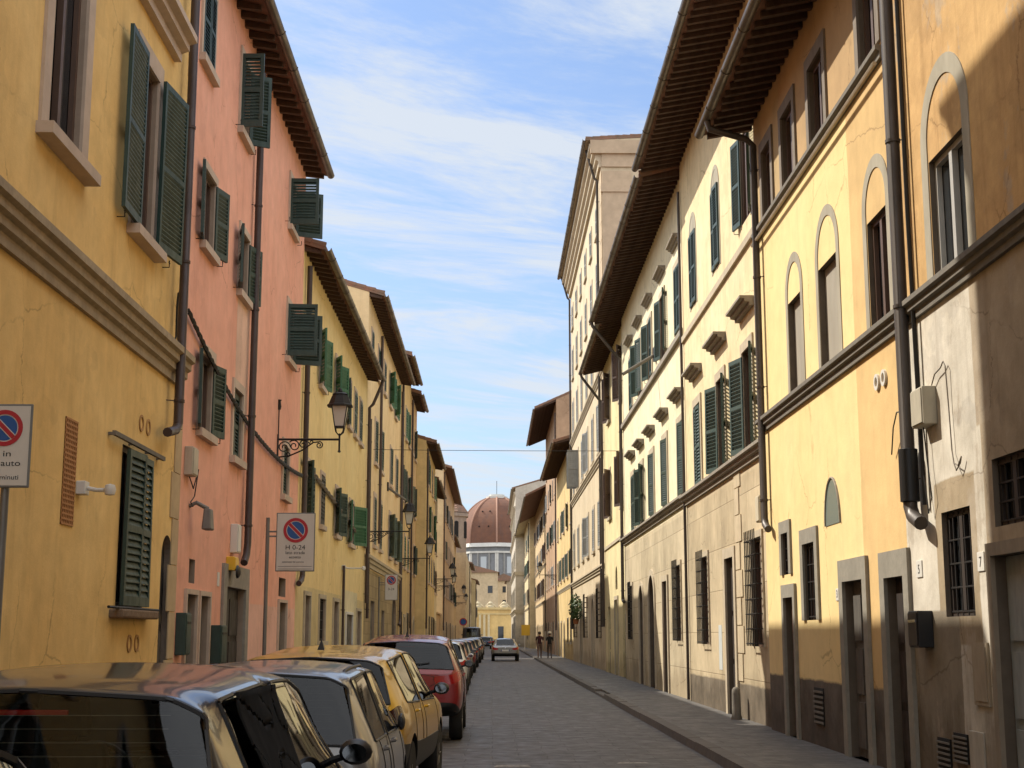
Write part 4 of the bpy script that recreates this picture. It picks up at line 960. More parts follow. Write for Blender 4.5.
def make_car(name, label, preset, L, W, H, paintm, X, Y, group='cars parked along the kerb', glass=GL_MID, rear_glass=None, tail=M_TAIL, level=2, clad=None, cat='car', wheel_r=.315, rails=False, fin=False, seats=True, quarter=True, rz=0., lowtail=False, folded=False):
    t = thing(name, (X, Y + L / 2, 0), label, cat, group, rz)
    ST = PRE[preset]; n = len(ST); rings = [ring(s, L, W, H) for s in ST]
    v, f, m = [], [], []
    full = []
    for rg in rings:
        i = len(v); v += rg + [(-x, y, z) for x, y, z in rg[7:0:-1]]; full.append(i)
    def pid(s, k): return full[s] + (k if k >= 0 else 16 + k)     # k = -1..-7 is the mirrored half
    wl = {'hatch': (9, 10), 'suv': (9, 10), 'sedan': (9, 10), 'van': (9, 10)}[preset]
    for s in range(n - 1):
        for k in range(16):
            a = k if k < 8 else 15 - k             # strip index counted from the bottom on either side
            mt = 0
            if a in (2, 3, 4):
                if 4 <= s < 5 or s == 5: mt = 8 if s < 5 else 0
                if 6 <= s < 9: mt = 7
                if preset == 'van': mt = 7 if 6 <= s < 8 else 0
            if a == 5:
                if preset == 'van': mt = 1 if 6 <= s < 9 else 0
                else: mt = 1 if (4 <= s < 5 or 6 <= s < 10 or (quarter and s == 3)) and s < 9 else mt
                if preset == 'sedan' and s == 3: mt = 0
            if a in (6, 7):
                if s in (8, 9) and a == 7: mt = 2
                if (preset in ('hatch', 'suv') and s == 1) or (preset == 'sedan' and s == 3 and a == 7): mt = 3
            if a in (0, 1): mt = 6
            if a == 2 and clad: mt = 6
            if a == (3 if lowtail else 4) and s in (0, 1) and preset != 'van' or (preset == 'van' and a == 3 and s == 0): mt = 4
            if a == 4 and s >= n - 3: mt = 5
            if preset == 'van' and s < 2 and mt == 4 and a == 4: mt = 0
            q = (full[s] + k, full[s] + (k + 1) % 16, full[s + 1] + (k + 1) % 16, full[s + 1] + k)
            f.append(q); m.append(mt)
    for end in (0, n - 1):
        rg = rings[end]; xin = .60 * rg[4][0]; inn = {}
        for k in range(1, 8):
            x = min(xin, rg[k][0] * .6)
            inn[k] = len(v); v.append((x, rg[k][1], rg[k][2])); inn[-k] = len(v); v.append((-x, rg[k][1], rg[k][2]))
        tl = 4 if end == 0 else 5
        for k in range(1, 7):
            mo = tl if k == (3 if lowtail and end == 0 else 4) and preset != 'van' else (6 if k == 1 else 0)
            if preset == 'van' and k in (3,): mo = tl
            f += [(pid(end, k), pid(end, k + 1), inn[k + 1], inn[k]), (pid(end, -k), pid(end, -k - 1), inn[-k - 1], inn[-k]), (inn[k], inn[k + 1], inn[-k - 1], inn[-k])]
            mc = 6 if k == 1 else (10 if end == 0 and 3 <= k <= 6 and preset != 'van' else 0)
            if preset == 'van' and end == 0 and k == 5: mc = 3
            m += [mo, mo, mc]
        f += [(pid(end, 7), pid(end, 8), inn[7]), (pid(end, -7), pid(end, 8), inn[-7]), (inn[7], pid(end, 8), inn[-7]), (pid(end, 1), pid(end, 0), inn[1]), (pid(end, -1), pid(end, 0), inn[-1]), (inn[1], pid(end, 0), inn[-1])]
        m += [0, 0, 0, 6, 6, 6]
    me = bpy.data.meshes.new('body'); me.from_pydata(v, [], f)
    mats = [paintm, glass, GL_CLEAR if glass is GL_CLEAR else GL_MID, rear_glass or GL_DARK, tail, M_HEAD, M_BLACK, paintm, paintm, M_DARKIN, paintm]
    for x in SLOT: me.materials.append(x)
    me.polygons.foreach_set('material_index', m)
    bm = bmesh.new(); bm.from_mesh(me); bmesh.ops.recalc_face_normals(bm, faces=bm.faces)
    cl = bm.edges.layers.float.new('crease_edge')
    for e in bm.edges:          # keep the window and lamp outlines crisp
        ms = {fc.material_index for fc in e.link_faces}
        if len(ms) > 1 and ms & {1, 2, 3, 4, 5}: e[cl] = .8
    vl = bm.verts.layers.float.new('crease_vert')
    for vt in bm.verts:
        ms = {fc.material_index for fc in vt.link_faces}
        if len(ms) > 1 and ms & {2, 3}: vt[vl] = .75
        elif len(ms) > 1 and 1 in ms: vt[vl] = .5
    bm.to_mesh(me); bm.free()
    tmp = bpy.data.objects.new('tmp_body', me); COL.objects.link(tmp)
    sb = tmp.modifiers.new('s', 'SUBSURF'); sb.levels = sb.render_levels = level
    ya, yf = (.185 - .5) * L, (.81 - .5) * L; cut = []
    for sx in (-1, 1):
        for yw in (ya, yf):
            c = MB().lathe([(wheel_r + .055, 0), (wheel_r + .055, .34)], (0, 0, 0), 28, axis='x')
            c.v = [(sx * (W / 2 - .24 + x), y + yw, z + wheel_r) for x, y, z in c.v]
            co = bpy.data.objects.new('tmp_cut', c.mesh('tmp_cut', SLOT[9])); COL.objects.link(co); cut.append(co)
            bo = tmp.modifiers.new('b', 'BOOLEAN'); bo.object = co; bo.operation = 'DIFFERENCE'; bo.solver = 'EXACT'; bo.material_mode = 'TRANSFER'
    dg = bpy.context.evaluated_depsgraph_get(); ev = bpy.data.meshes.new_from_object(tmp.evaluated_get(dg))
    for o in cut + [tmp]: bpy.data.objects.remove(o, do_unlink=True)
    ev_mats = list(ev.materials)
    bm = bmesh.new(); bm.from_mesh(ev)
    names = {0: 'body', 1: 'side_window', 2: 'windscreen', 3: 'rear_window', 4: 'tail_light', 5: 'headlight', 6: 'trim', 7: 'door', 8: 'door', 10: 'tailgate'}
    def take(fcs, name, mt, parent, loc):
        ids = {}; vv = []; ff = []
        for fc in fcs:
            q = []
            for vt in fc.verts:
                if vt.index not in ids: ids[vt.index] = len(vv); vv.append(tuple(vt.co))
                q.append(ids[vt.index])
            ff.append(q)
        nm = bpy.data.meshes.new(name); nm.from_pydata(vv, [], ff); nm.materials.append(mt); nm.polygons.foreach_set('use_smooth', [True] * len(ff)); nm.update()
        o = link(bpy.data.objects.new(name, nm), parent, loc); return o
    P0 = WL[t.name]
    by = {}
    for fc in bm.faces:
        k = SLOT.index(ev_mats[fc.material_index])
        by.setdefault(k, []).append(fc)
    body = None
    for k in sorted(by):
        fcs = by[k]
        if k in (0, 9, 6):
            o = take(fcs, {0: 'body', 9: 'wheel_arch', 6: 'trim'}[k], {0: paintm, 9: M_DARKIN, 6: M_BLACK}[k], t, P0); continue
        left = set(fcs)                        # islands
        while left:
            seed = left.pop(); comp = [seed]; st = [seed]
            while st:
                c = st.pop()
                for e in c.edges:
                    for o_ in e.link_faces:
                        if o_ in left: left.discard(o_); comp.append(o_); st.append(o_)
            d = take(comp, names[k], mats[k], t, P0)
            if k in (1, 2, 3, 10):
                cs = set(comp); sm = MB()
                for e in {e for c in comp for e in c.edges}:
                    if sum(1 for lf in e.link_faces if lf in cs) == 1: sm.tube([e.verts[0].co, e.verts[1].co], .0045 if k == 10 else .010, 5, cap=False)
                if sm.v: sm.build('seam' if k == 10 else 'gasket', M_BLACK, d, origin=P0, local=True)
            if k in (7, 8):
                cs = set(comp); sm = MB()
                for e in {e for c in comp for e in c.edges}:
                    if sum(1 for lf in e.link_faces if lf in cs) == 1:
                        sm.tube([e.verts[0].co, e.verts[1].co], .0045, 4, cap=False)
                if sm.v: sm.build('seam', M_BLACK, d, origin=P0, local=True)
                xs = [vt.co for c in comp for vt in c.verts]; sx = 1 if xs[0].x > 0 else -1
                hy = min(q.y for q in xs) + .16; hz = .60 * H
                sxw = max(abs(q.x) for q in xs)
                MB().tube([(sx * (sxw - .045), hy, hz), (sx * (sxw - .008), hy + .03, hz + .005), (sx * (sxw - .008), hy + .15, hz + .005), (sx * (sxw - .045), hy + .18, hz)], .014, 6).build('handle', paintm, d, origin=P0, local=True, smooth=True)
    bm.free(); bpy.data.meshes.remove(ev)
    def lp(mb, name, mat, parent=t, **k): return mb.build(name, mat, parent, origin=P0, local=True, **k)
    for sx in (-1, 1):
        for yw in (ya, yf):
            wh = MB().lathe([(wheel_r * .62, -.10), (wheel_r * .93, -.105), (wheel_r, -.07), (wheel_r, .07), (wheel_r * .93, .105), (wheel_r * .62, .10)], (sx * (W / 2 - .125), yw, wheel_r), 28, axis='x')
            w_ = lp(wh, 'wheel', M_RUBBER, smooth=True)
            q = MB(); xc = sx * (W / 2 - .125); xo = xc + sx * .085
            q.lathe([(wheel_r * .64, xc - sx * .02), (wheel_r * .64, xo), (wheel_r * .57, xo + sx * .012), (wheel_r * .55, xo - sx * .02), (wheel_r * .5, xo - sx * .05)], (0, yw, wheel_r), 24, axis='x', m=0)
            for a in range(5):
                c_, s_ = math.cos(a * 1.2566), math.sin(a * 1.2566); r1, r2 = wheel_r * .1, wheel_r * .57
                q.tube([(xo - sx * .01, yw + r1 * c_, wheel_r + r1 * s_), (xo - sx * .005, yw + r2 * c_, wheel_r + r2 * s_)], [.03, .022], 6)
            q.lathe([(.06, xo - sx * .03), (.05, xo + sx * .008)], (0, yw, wheel_r), 12, axis='x')
            lp(q, 'rim', M_RIM, w_, smooth=True)
        # mirrors
        ym, zm = (.685 - .5) * L, .655 * H; q = MB()
        prof = [(.0, -.075), (.05, -.07), (.075, -.035), (.078, .0), (.06, .05), (.03, .075), (0, .08)]
        q.lathe(prof, (0, 0, 0), 14, axis='y'); q.v = [(sx * (W / 2 + .045 + x * 1.1), y + ym, z * .85 + zm + .06) for x, y, z in q.v]
        q.tube([(sx * (W / 2 - .12), ym + .06, zm + .0), (sx * (W / 2 + .0), ym + .03, zm + .04)], .02, 6)
        if folded: q.v = [(sx * (W / 2 - .05) + (x - sx * (W / 2 - .05)) * .35, y, z - .05) for x, y, z in q.v]
        mo = lp(q, 'wing_mirror', M_BLACK if paintm not in (P_WHITE, P_PALE) else paintm, smooth=True)
        if folded: continue
        g = MB().poly([(sx * (W / 2 + .045) + .062 * math.cos(a * math.pi / 8), ym - .0765, zm + .06 + .045 * math.sin(a * math.pi / 8)) for a in range(16)]); lp(g, 'mirror_glass', M_MIRROR, mo)
    zpl = .50 * H if preset != 'sedan' else .47 * H
    q = MB().box(-.26, .26, -L / 2 - .022, -L / 2 - .004, zpl - .055, zpl + .055); q.box(-.26, -.22, -L / 2 - .024, -L / 2 - .0225, zpl - .055, zpl + .055, 1).box(.22, .26, -L / 2 - .024, -L / 2 - .0225, zpl - .055, zpl + .055, 1)
    lp(q, 'number_plate', [M_PLATE, M_EUBLUE]); q = MB().lathe([(.05, -L / 2 - .012), (.045, -L / 2 - .028)], (0, 0, zpl + .17), 14, axis='y'); lp(q, 'badge', M_CHROME)
    if preset in ('hatch', 'suv'):
        q = MB(); zt_, zb_ = ST[2][4] * H, ST[1][4] * H; yt, y0_ = (ST[2][0] - .5) * L, (ST[1][0] - .5) * L
        q.tube([(0, y0_ - .02, zb_ + .02), (.05, y0_ + .0, zb_ + .07), (.40, y0_ + .03, zb_ + .10)], .009, 5); lp(q, 'wiper', M_BLACK)
        q = MB()
        for i_ in range(8):
            f_ = .16 + .68 * i_ / 7; q.tube([(-.52, y0_ + (yt - y0_) * f_ + .035, zb_ + (zt_ - zb_) * f_ - .01), (.52, y0_ + (yt - y0_) * f_ + .035, zb_ + (zt_ - zb_) * f_ - .01)], .0014, 4)
        lp(q, 'heater_grid', M_SERENA)
        q = MB().box(-.16, .16, yt + .03, yt + .05, zt_ - .085, zt_ - .065); lp(q, 'brake_light', tail, bevel=.004)
    if fin:
        q = MB(); yy = (.22 - .5) * L; zt_ = .985 * H + .012
        q.poly([(-.035, yy - .10, zt_ - .03), (.035, yy - .10, zt_ - .03), (.0, yy - .07, zt_ + .075)]); q.poly([(-.035, yy - .10, zt_ - .03), (0, yy - .07, zt_ + .075), (0, yy + .12, zt_ - .01)]); q.poly([(.035, yy - .10, zt_ - .03), (0, yy + .12, zt_ - .01), (0, yy - .07, zt_ + .075)])
        lp(q, 'antenna', M_BLACK)
    if rails:
        for sx in (-1, 1):
            xr = sx * (.70 * W / 2 - .05); pts = [(xr, (a - .5) * L, z * H) for a, z in ((.18, .93), (.21, .958), (.30, .968), (.50, .970), (.57, .94))]
            lp(MB().tube(pts, .013, 8), 'roof_rail', M_BLACK, smooth=True)
    if seats:
        for xx in (-.36, .36):
            for yy, nm in ((.36 if preset == 'hatch' else .34, 'rear'), (.55, 'front')):
                y_ = (yy - .5) * L; q = MB()
                q.hexa([(xx - .24, y_ - .07, .5), (xx + .24, y_ - .07, .5), (xx + .24, y_ + .12, .5), (xx - .24, y_ + .12, .5), (xx - .19, y_ - .2, .76 * H), (xx + .19, y_ - .2, .76 * H), (xx + .19, y_ - .09, .76 * H), (xx - .19, y_ - .09, .76 * H)])
                q.hexa([(xx - .13, y_ - .2, .775 * H), (xx + .13, y_ - .2, .775 * H), (xx + .13, y_ - .10, .775 * H), (xx - .13, y_ - .10, .775 * H), (xx - .11, y_ - .23, .775 * H + .19), (xx + .11, y_ - .23, .775 * H + .19), (xx + .11, y_ - .14, .775 * H + .19), (xx - .11, y_ - .14, .775 * H + .19)])
                lp(q, 'seat', M_SEAT, bevel=.03)
        y_ = (.73 - .5) * L; lp(MB().hexa([(-W / 2 + .14, y_ - .2, .5), (W / 2 - .14, y_ - .2, .5), (W / 2 - .14, y_ + .28, .5), (-W / 2 + .14, y_ + .28, .5), (-W / 2 + .16, y_ - .12, .60 * H), (W / 2 - .16, y_ - .12, .60 * H), (W / 2 - .16, y_ + .28, .60 * H), (-W / 2 + .16, y_ + .28, .60 * H)]), 'dashboard', M_SEAT)
        q = MB(); c = (-.36, y_ - .28, .62 * H); pts = [(c[0] + .18 * math.cos(a * .349), c[1] - .06 * math.sin(a * .349), c[2] + .17 * math.sin(a * .349)) for a in range(19)]; q.tube(pts, .014, 6, cap=False); q.tube([c, (c[0], c[1] + .25, c[2] - .1)], .03, 6); lp(q, 'steering_wheel', M_BLACK)
        lp(MB().box(-.09, .09, (.64 - .5) * L, (.64 - .5) * L + .03, .855 * H, .895 * H), 'inner_mirror', M_BLACK, bevel=.012)
        lp(MB().box(-W / 2 + .12, W / 2 - .12, -L / 2 + .2, L / 2 - .5, .27 * H, .29 * H), 'floor_pan', M_DARKIN)
    return t
make_car('parked_car', 'silver hatchback at the very corner of the picture, only its roof pillar showing', 'hatch', 4.05, 1.74, 1.58, P_PALE, -1.53, .13, glass=GL_MID)
dark_car = make_car('parked_car', 'glossy dark car with a black cloth over its rear side window', 'hatch', 4.05, 1.76, 1.53, P_DARK, -1.62, 4.72, glass=GL_MID, rear_glass=GL_CLEAR, level=3)
make_car('parked_car', 'silver estate car with black roof rails between the dark car and the gold one', 'hatch', 3.7, 1.66, 1.47, P_SILVER, -1.53, 9.05, glass=GL_MID, rails=True, lowtail=True, folded=True, rear_glass=GL_MID, level=3)
make_car('parked_car', 'golden yellow crossover with smoked tail lights and a shark fin aerial', 'suv', 4.4, 1.84, 1.55, P_GOLD, -1.56, 12.95, rz=R(-3.2), glass=GL_DARK, tail=M_TAILDK, clad=True, fin=True, level=3, wheel_r=.345)
make_car('parked_car', 'dark red off roader parked beyond the golden crossover', 'suv', 4.5, 1.86, 1.66, P_RED, -1.38, 22.6, rear_glass=GL_MID, glass=GL_DARK, level=3, wheel_r=.35, fin=True)
make_car('parked_car', 'white hatchback parked just beyond the red off roader', 'hatch', 4.1, 1.75, 1.50, P_WHITE, -1.55, 40.3)
make_car('parked_car', 'small red hatchback parked beyond the white hatchback', 'hatch', 3.8, 1.68, 1.47, P_RED, -1.55, 47.0)
make_car('parked_car', 'white and red lit small car in the middle of the parked row', 'hatch', 3.9, 1.7, 1.49, P_PALE, -1.6, 55.5)
make_car('parked_car', 'bright red small car two places before the blue car', 'hatch', 3.8, 1.68, 1.45, P_RED, -1.55, 63.5)
make_car('parked_car', 'deep blue car parked past the bright red small car', 'hatch', 4.1, 1.74, 1.47, P_BLUE, -1.55, 74)
make_car('parked_car', 'grey car parked in front of the pale far car', 'hatch', 4.1, 1.74, 1.47, P_GREY, -1.5, 86, seats=False)
make_car('parked_car', 'pale silver far car parked after the grey car', 'sedan', 4.4, 1.75, 1.44, P_PALE, -1.45, 98, seats=False)
make_car('parked_car', 'black car parked shortly before the dark van', 'hatch', 4.1, 1.74, 1.47, P_BLACK, -1.5, 120, seats=False)
make_car('parked_van', 'dark tall van with a big rear window at the far end of the parked row', 'van', 5.2, 2.0, 2.45, P_BLACK, -2.1, 148, cat='van', group=None, rear_glass=GL_CLEAR, seats=False, wheel_r=.34)
make_car('parked_car', 'far dark blue car parked past the van', 'hatch', 4.1, 1.74, 1.47, P_BLUE, -.9, 172, seats=False)
make_car('parked_car', 'far black sedan parked past the dark blue one', 'sedan', 4.4, 1.75, 1.44, P_BLACK, -.55, 190, seats=False)
make_car('moving_car', 'silver sedan driving away down the middle of the street', 'sedan', 4.5, 1.80, 1.45, P_PALE, .85, 92, group=None, tail=M_TAIL, rear_glass=GL_MID)

# black cloth hung over the dark car's rear side window, laid on the real surface of the car
from mathutils.bvhtree import BVHTree
bv, bf = [], []
for c in dark_car.children:
    if c.name.split('.')[0] in ('body', 'door', 'side_window', 'trim'):
        k0 = len(bv); bv += [WL[c.name] + q.co for q in c.data.vertices]; bf += [[k0 + i for i in p.vertices] for p in c.data.polygons]
tree = BVHTree.FromPolygons(bv, bf)
ccar = WL[dark_car.name]; L_, H_ = 4.05, 1.53
nu, nv = 26, 24; cl = MB(); gx = []
for i in range(nu + 1):
    row = []
    for j in range(nv + 1):
        yy = ccar.y + (.165 + .225 * i / nu - .5) * L_; zz = .57 * H_ + j / nv * .372 * H_
        h = tree.ray_cast(Vector((ccar.x + 2.0, yy, zz)), Vector((-1, 0, 0)))
        row.append(h[0].x if h[0] is not None else row[-1] - .04)
    gx.append(row)
for _ in range(14):          # let it hang smooth over the small steps of the bodywork
    gx = [[max(gx[i][j], sum(gx[a][b] for a, b in ((max(i - 1, 0), j), (min(i + 1, nu), j), (i, max(j - 1, 0)), (i, min(j + 1, nv)))) / 4) for j in range(nv + 1)] for i in range(nu + 1)]
gp = []
for i in range(nu + 1):
    row = []
    for j in range(nv + 1):
        u, q = i / nu, j / nv
        wr = .004 * (1 + math.sin(u * 6 + q * 3) * math.sin(q * 5 + u * 2)) + .0022 * (1 + math.sin(q * 13 + u * 5))
        row.append((gx[i][j] + .020 + wr, ccar.y + (.165 + .225 * u + .012 * (1 - q) * (u + .3) - .5) * L_, .57 * H_ + q * .372 * H_ - .02 * u * (1 - q)))
    gp.append(row)
for i in range(nu):
    for j in range(nv): cl.poly([gp[i][j], gp[i + 1][j], gp[i + 1][j + 1], gp[i][j + 1]])
me = cl.mesh('window_cloth', paint('black_cloth', (.012, .012, .012), .95, spec=.1), (ccar.x, ccar.y, 1.0))
bm = bmesh.new(); bm.from_mesh(me); bmesh.ops.remove_doubles(bm, verts=bm.verts, dist=1e-5); bm.to_mesh(me); bm.free(); me.polygons.foreach_set('use_smooth', [True] * len(me.polygons))
o = link(bpy.data.objects.new('window_cloth', me), None, (ccar.x, ccar.y, 1.0)); sd = o.modifiers.new('thick', 'SOLIDIFY'); sd.thickness = .004
tag(o, 'black cloth hung over the rear side window of the dark car', 'cloth')

# ------------------------------------------------------------------ street lamps on iron brackets
M_LAMPGLASS = flat('lantern_glass', (.52, .50, .44), .25, 0, .5)
def lamp(Y, Z, X, out, label, side=1, k=1.0):
    t = thing('street_lamp', (X, Y, Z), label, 'street lamp', 'lantern lamps on iron wall brackets')
    P0 = WL[t.name]; sg = side
    def lp(mb, name, mat, parent=t, **kw): return mb.build(name, mat, parent, origin=P0, local=True, **kw)
    b = MB(); b.box(0, sg * .03, -.03, .03, -.42, .10); b.tube([(sg * .02, 0, 0), (sg * out, 0, 0)], .022, 8)
    b.tube([(sg * .02, 0, -.36), (sg * .25, 0, -.33), (sg * .5, 0, -.22), (sg * .72, 0, -.06), (sg * .84, 0, -.05)], .016, 6)
    def spiral(cx, cz, r, turns, a0, d=1):
        pts = []
        for i in range(int(turns * 14) + 1):
            a = a0 + d * 2 * math.pi * i / 14; rr = r * (1 - .8 * i / (turns * 14)); pts.append((sg * (cx + rr * math.cos(a)), 0, cz + rr * math.sin(a)))
        b.tube(pts, .013, 6)
    spiral(.14, -.16, .13, 1.6, 0); spiral(.34, -.13, .12, 1.5, 2.5, -1); spiral(.52, -.10, .09, 1.4, .5); spiral(.22, -.30, .06, 1.3, 3); spiral(.84, -.115, .075, 1.5, 1.57, -1); spiral(.68, -.05, .05, 1.2, 3.1)
    b.tube([(sg * .02, 0, .1), (sg * .02, 0, .62)], .012, 6); b.lathe([(.03, .60), (.045, .66), (.03, .76), (.05, .80), (.0, .81)], (sg * .02, 0, 0), 8)
    lp(b, 'bracket', M_IRON, smooth=True)
    xl = sg * out; b = MB(); b.tube([(xl, 0, -.24), (xl, 0, .12)], .02, 8); b.lathe([(.0, -.27), (.035, -.25), (.02, -.21)], (xl, 0, 0), 8)
    for a in range(4):
        q = math.pi / 4 + a * math.pi / 2; b.tube([(xl, 0, .07), (xl + .10 * math.cos(q), .10 * math.sin(q), .15), (xl + .13 * math.cos(q), .13 * math.sin(q), .26)], .012, 5)
    lp(b, 'holder', M_IRON)
    b = MB(); b.lathe([(.125, .26), (.21, .66)], (xl, 0, 0), 4, phase=math.pi / 4); ln = lp(b, 'lantern', M_LAMPGLASS)
    b = MB(); b.lathe([(.14, .235), (.14, .265)], (xl, 0, 0), 4, phase=math.pi / 4)
    for a in range(4):
        q = math.pi / 4 + a * math.pi / 2; b.tube([(xl + .128 * math.cos(q), .128 * math.sin(q), .25), (xl + .215 * math.cos(q), .215 * math.sin(q), .67)], .012, 5)
    lp(b, 'frame', M_IRON, ln)
    b = MB(); b.lathe([(.27, .66), (.27, .69), (.24, .71), (.17, .88), (.15, .90), (.17, .91), (.11, .95), (.0, .96)], (xl, 0, 0), 8, phase=math.pi / 8); b.lathe([(.03, .95), (.05, .98), (.025, 1.03), (.0, 1.05)], (xl, 0, 0), 8); lp(b, 'cap', M_IRON, ln)
    if k != 1: t.scale = (k, k, k)
    return t
lamp(28.2, 5.50, XL, 1.24, 'lantern lamp whose scrolled bracket crosses the salmon pink wall')
lamp(48.9, 5.15, XL, 1.45, 'lantern lamp beside the drainpipe of the peach house')
lamp(66.3, 5.15, XL, 1.4, 'lantern lamp at the edge of the narrow straw yellow house')
lamp(92.0, 5.2, -3.75, 1.2, 'lantern lamp on the forward yellow house')
lamp(105, 5.2, -4.1, 1.3, 'lantern lamp on the cream house beside the garden wall')
lamp(132, 5.2, -3.9, 1.3, 'lantern lamp on the apricot house, near its middle')
lamp(160, 5.2, -4.2, 1.3, 'farthest lantern lamp, on the tan house before the turret')
lamp(110, 6.2, 4.95, 1.3, 'lantern lamp opposite, on the straw house with blue green shutters', -1)

# ------------------------------------------------------------------ signs
M_SIGNW = paint('sign_white', (.60, .56, .50), .5, var=.08); M_SIGNR = flat('sign_red', (.40, .02, .03), .45); M_SIGNB = flat('sign_blue', (.02, .085, .28), .45); M_SIGNG = flat('sign_back_grey', (.16, .16, .15), .5); M_INK = flat('sign_ink', (.015, .015, .015), .6)
M_POLE = paint('pole_grey', (.20, .19, .175), .5, .5)
def disc(b, cx, z, r0, r1, y0, y1, m, n=32):
    for k in range(n):
        p = []
        for a in (2 * math.pi * k / n, 2 * math.pi * (k + 1) / n):
            for rr in (r0, r1): p.append((cx + rr * math.cos(a), z + rr * math.sin(a)))
        p = [p[0], p[1], p[3], p[2]] if r0 > 0 else [(cx, z), p[1], p[3]]
        if len(p) == 4: b.hexa([(x, y0, zz) for x, zz in p] + [(x, y1, zz) for x, zz in p], m)
        else: b.poly([(x, y1, zz) for x, zz in p], m)
def text_obj(c):
    f = bpy.data.objects.new('tmp_text', c); COL.objects.link(f)
    me = bpy.data.meshes.new_from_object(f.evaluated_get(bpy.context.evaluated_depsgraph_get())); bpy.data.objects.remove(f, do_unlink=True)
    me.name = 'lettering'; return bpy.data.objects.new('lettering', me)
def text(s, size, x, y, z, parent, mat=M_INK, sx=1.):
    c = bpy.data.curves.new('lettering', 'FONT'); c.body = s; c.size = size; c.align_x = 'CENTER'; c.extrude = .0008
    c.materials.append(mat); o = text_obj(c); link(o, parent, (x, y, z)); o.rotation_euler = (R(90), 0, 0); o.scale = (sx, 1, 1); return o
def no_parking(label, X, Y, zc, w, h, r, zd, pole, lines):
    """X = centre of the plate"""
    t = thing('parking_sign', (pole, Y + .05, .12), label, 'sign')
    b = MB().tube([(pole, Y + .06, .12), (pole, Y + .06, zc + (h * .42 if pole < X - w * .4 else h / 2))], .03, 10); b.build('pole', M_POLE, t, smooth=True)
    b = MB()
    for zz in (zc + h * .18, zc + h * .10) if pole < X - w * .4 else (zc + .2, zc - .2): b.box(pole, X, Y + .03, Y + .05, zz - .012, zz + .012)
    b.build('clamp', M_POLE, t)
    pl = MB().box(X - w / 2, X + w / 2, Y, Y + .02, zc - h / 2, zc + h / 2).build('plate', M_SIGNG, t, bevel=.008)
    i = .016; MB().box(X - w / 2 + i, X + w / 2 - i, Y - .004, Y + .001, zc - h / 2 + i, zc + h / 2 - i).build('face', M_SIGNW, pl, bevel=.001)
    b = MB(); disc(b, X, zd, r * .76, r, Y - .009, Y - .004, 0); disc(b, X, zd, 0, r * .70, Y, Y - .006, 1)
    c, s_ = math.cos(R(-45)), math.sin(R(-45)); hw = r * .12; L = r * .74
    b.hexa([(X + c * u - s_ * v, yy, zd + s_ * u + c * v) for yy in (Y - .0065, Y - .0105) for u, v in ((-L, -hw), (L, -hw), (L, hw), (-L, hw))], 0)
    for sv in (-1, 1):
        b.hexa([(X + c * u - s_ * v, yy, zd + s_ * u + c * v) for yy in (Y - .0065, Y - .010) for u, v in ((-L, sv * hw), (L, sv * hw), (L, sv * hw * 1.35), (-L, sv * hw * 1.35))], 2)
    b.build('symbol', [M_SIGNR, M_SIGNB, M_SIGNW], pl)
    for (s, size, z, sx, dx) in lines: text(s, size, X + dx, Y - .0052, z, pl, sx=sx)
    return pl
no_parking('rectangular no parking sign on a slim pole against the ochre wall', -3.59, 10.4, 3.02, .40, .62, .135, 3.15, -3.58,
           [('in', .062, 2.94, 1.5, .03), ('auto', .062, 2.87, 1.3, .06), ('30 minuti', .05, 2.77, 1.1, .02)])
pl2 = no_parking('no parking sign reading 0-24 held out from its pole before the pink house', -3.03, 22.0, 3.06, .60, .90, .19, 3.24, -3.47,
           [('H 0-24', .10, 2.945, 1.1, 0), ('lato strada', .07, 2.875, 1, 0), ('eccetto', .06, 2.81, 1, 0), ('autorizzati del comune', .036, 2.745, 1, -.03)])
b = MB().box(-3.29, -2.77, 21.9945, 21.9955, 2.685, 2.690).box(-3.29, -2.77, 21.9945, 21.9955, 2.645, 2.65); b.build('ruled_line', M_INK, pl2)
# small sign farther on
no_parking('small narrow parking sign fixed beside the rusticated peach house', -3.55, 50.5, 3.3, .45, .9, .16, 3.55, -3.98, [('0-24', .12, 3.2, 1, 0)])
# round traffic sign far away
t = thing('round_sign', (-3.0, 150, .12), 'round dark traffic sign on a thin pole far down the street', 'sign'); MB().tube([(-3, 150.06, .12), (-3, 150.06, 3.3)], .035, 8).build('pole', M_POLE, t)
b = MB(); disc(b, -3, 3.0, 0, .40, 150, 149.99, 0); disc(b, -3, 3.0, .30, .40, 149.988, 149.98, 1); b.build('plate', [M_SIGNB, M_SIGNR], t)
t = thing('yellow_sign', (3.4, 150, .12), 'yellow notice board on a white post past the walking couple', 'sign'); MB().tube([(3.4, 150.06, .12), (3.4, 150.06, 4)], .05, 8).build('pole', M_WHITE, t)
MB().box(3.05, 3.95, 150, 150.03, 1.6, 2.7).build('plate', flat('notice_yellow', (.65, .42, .04), .5), t)

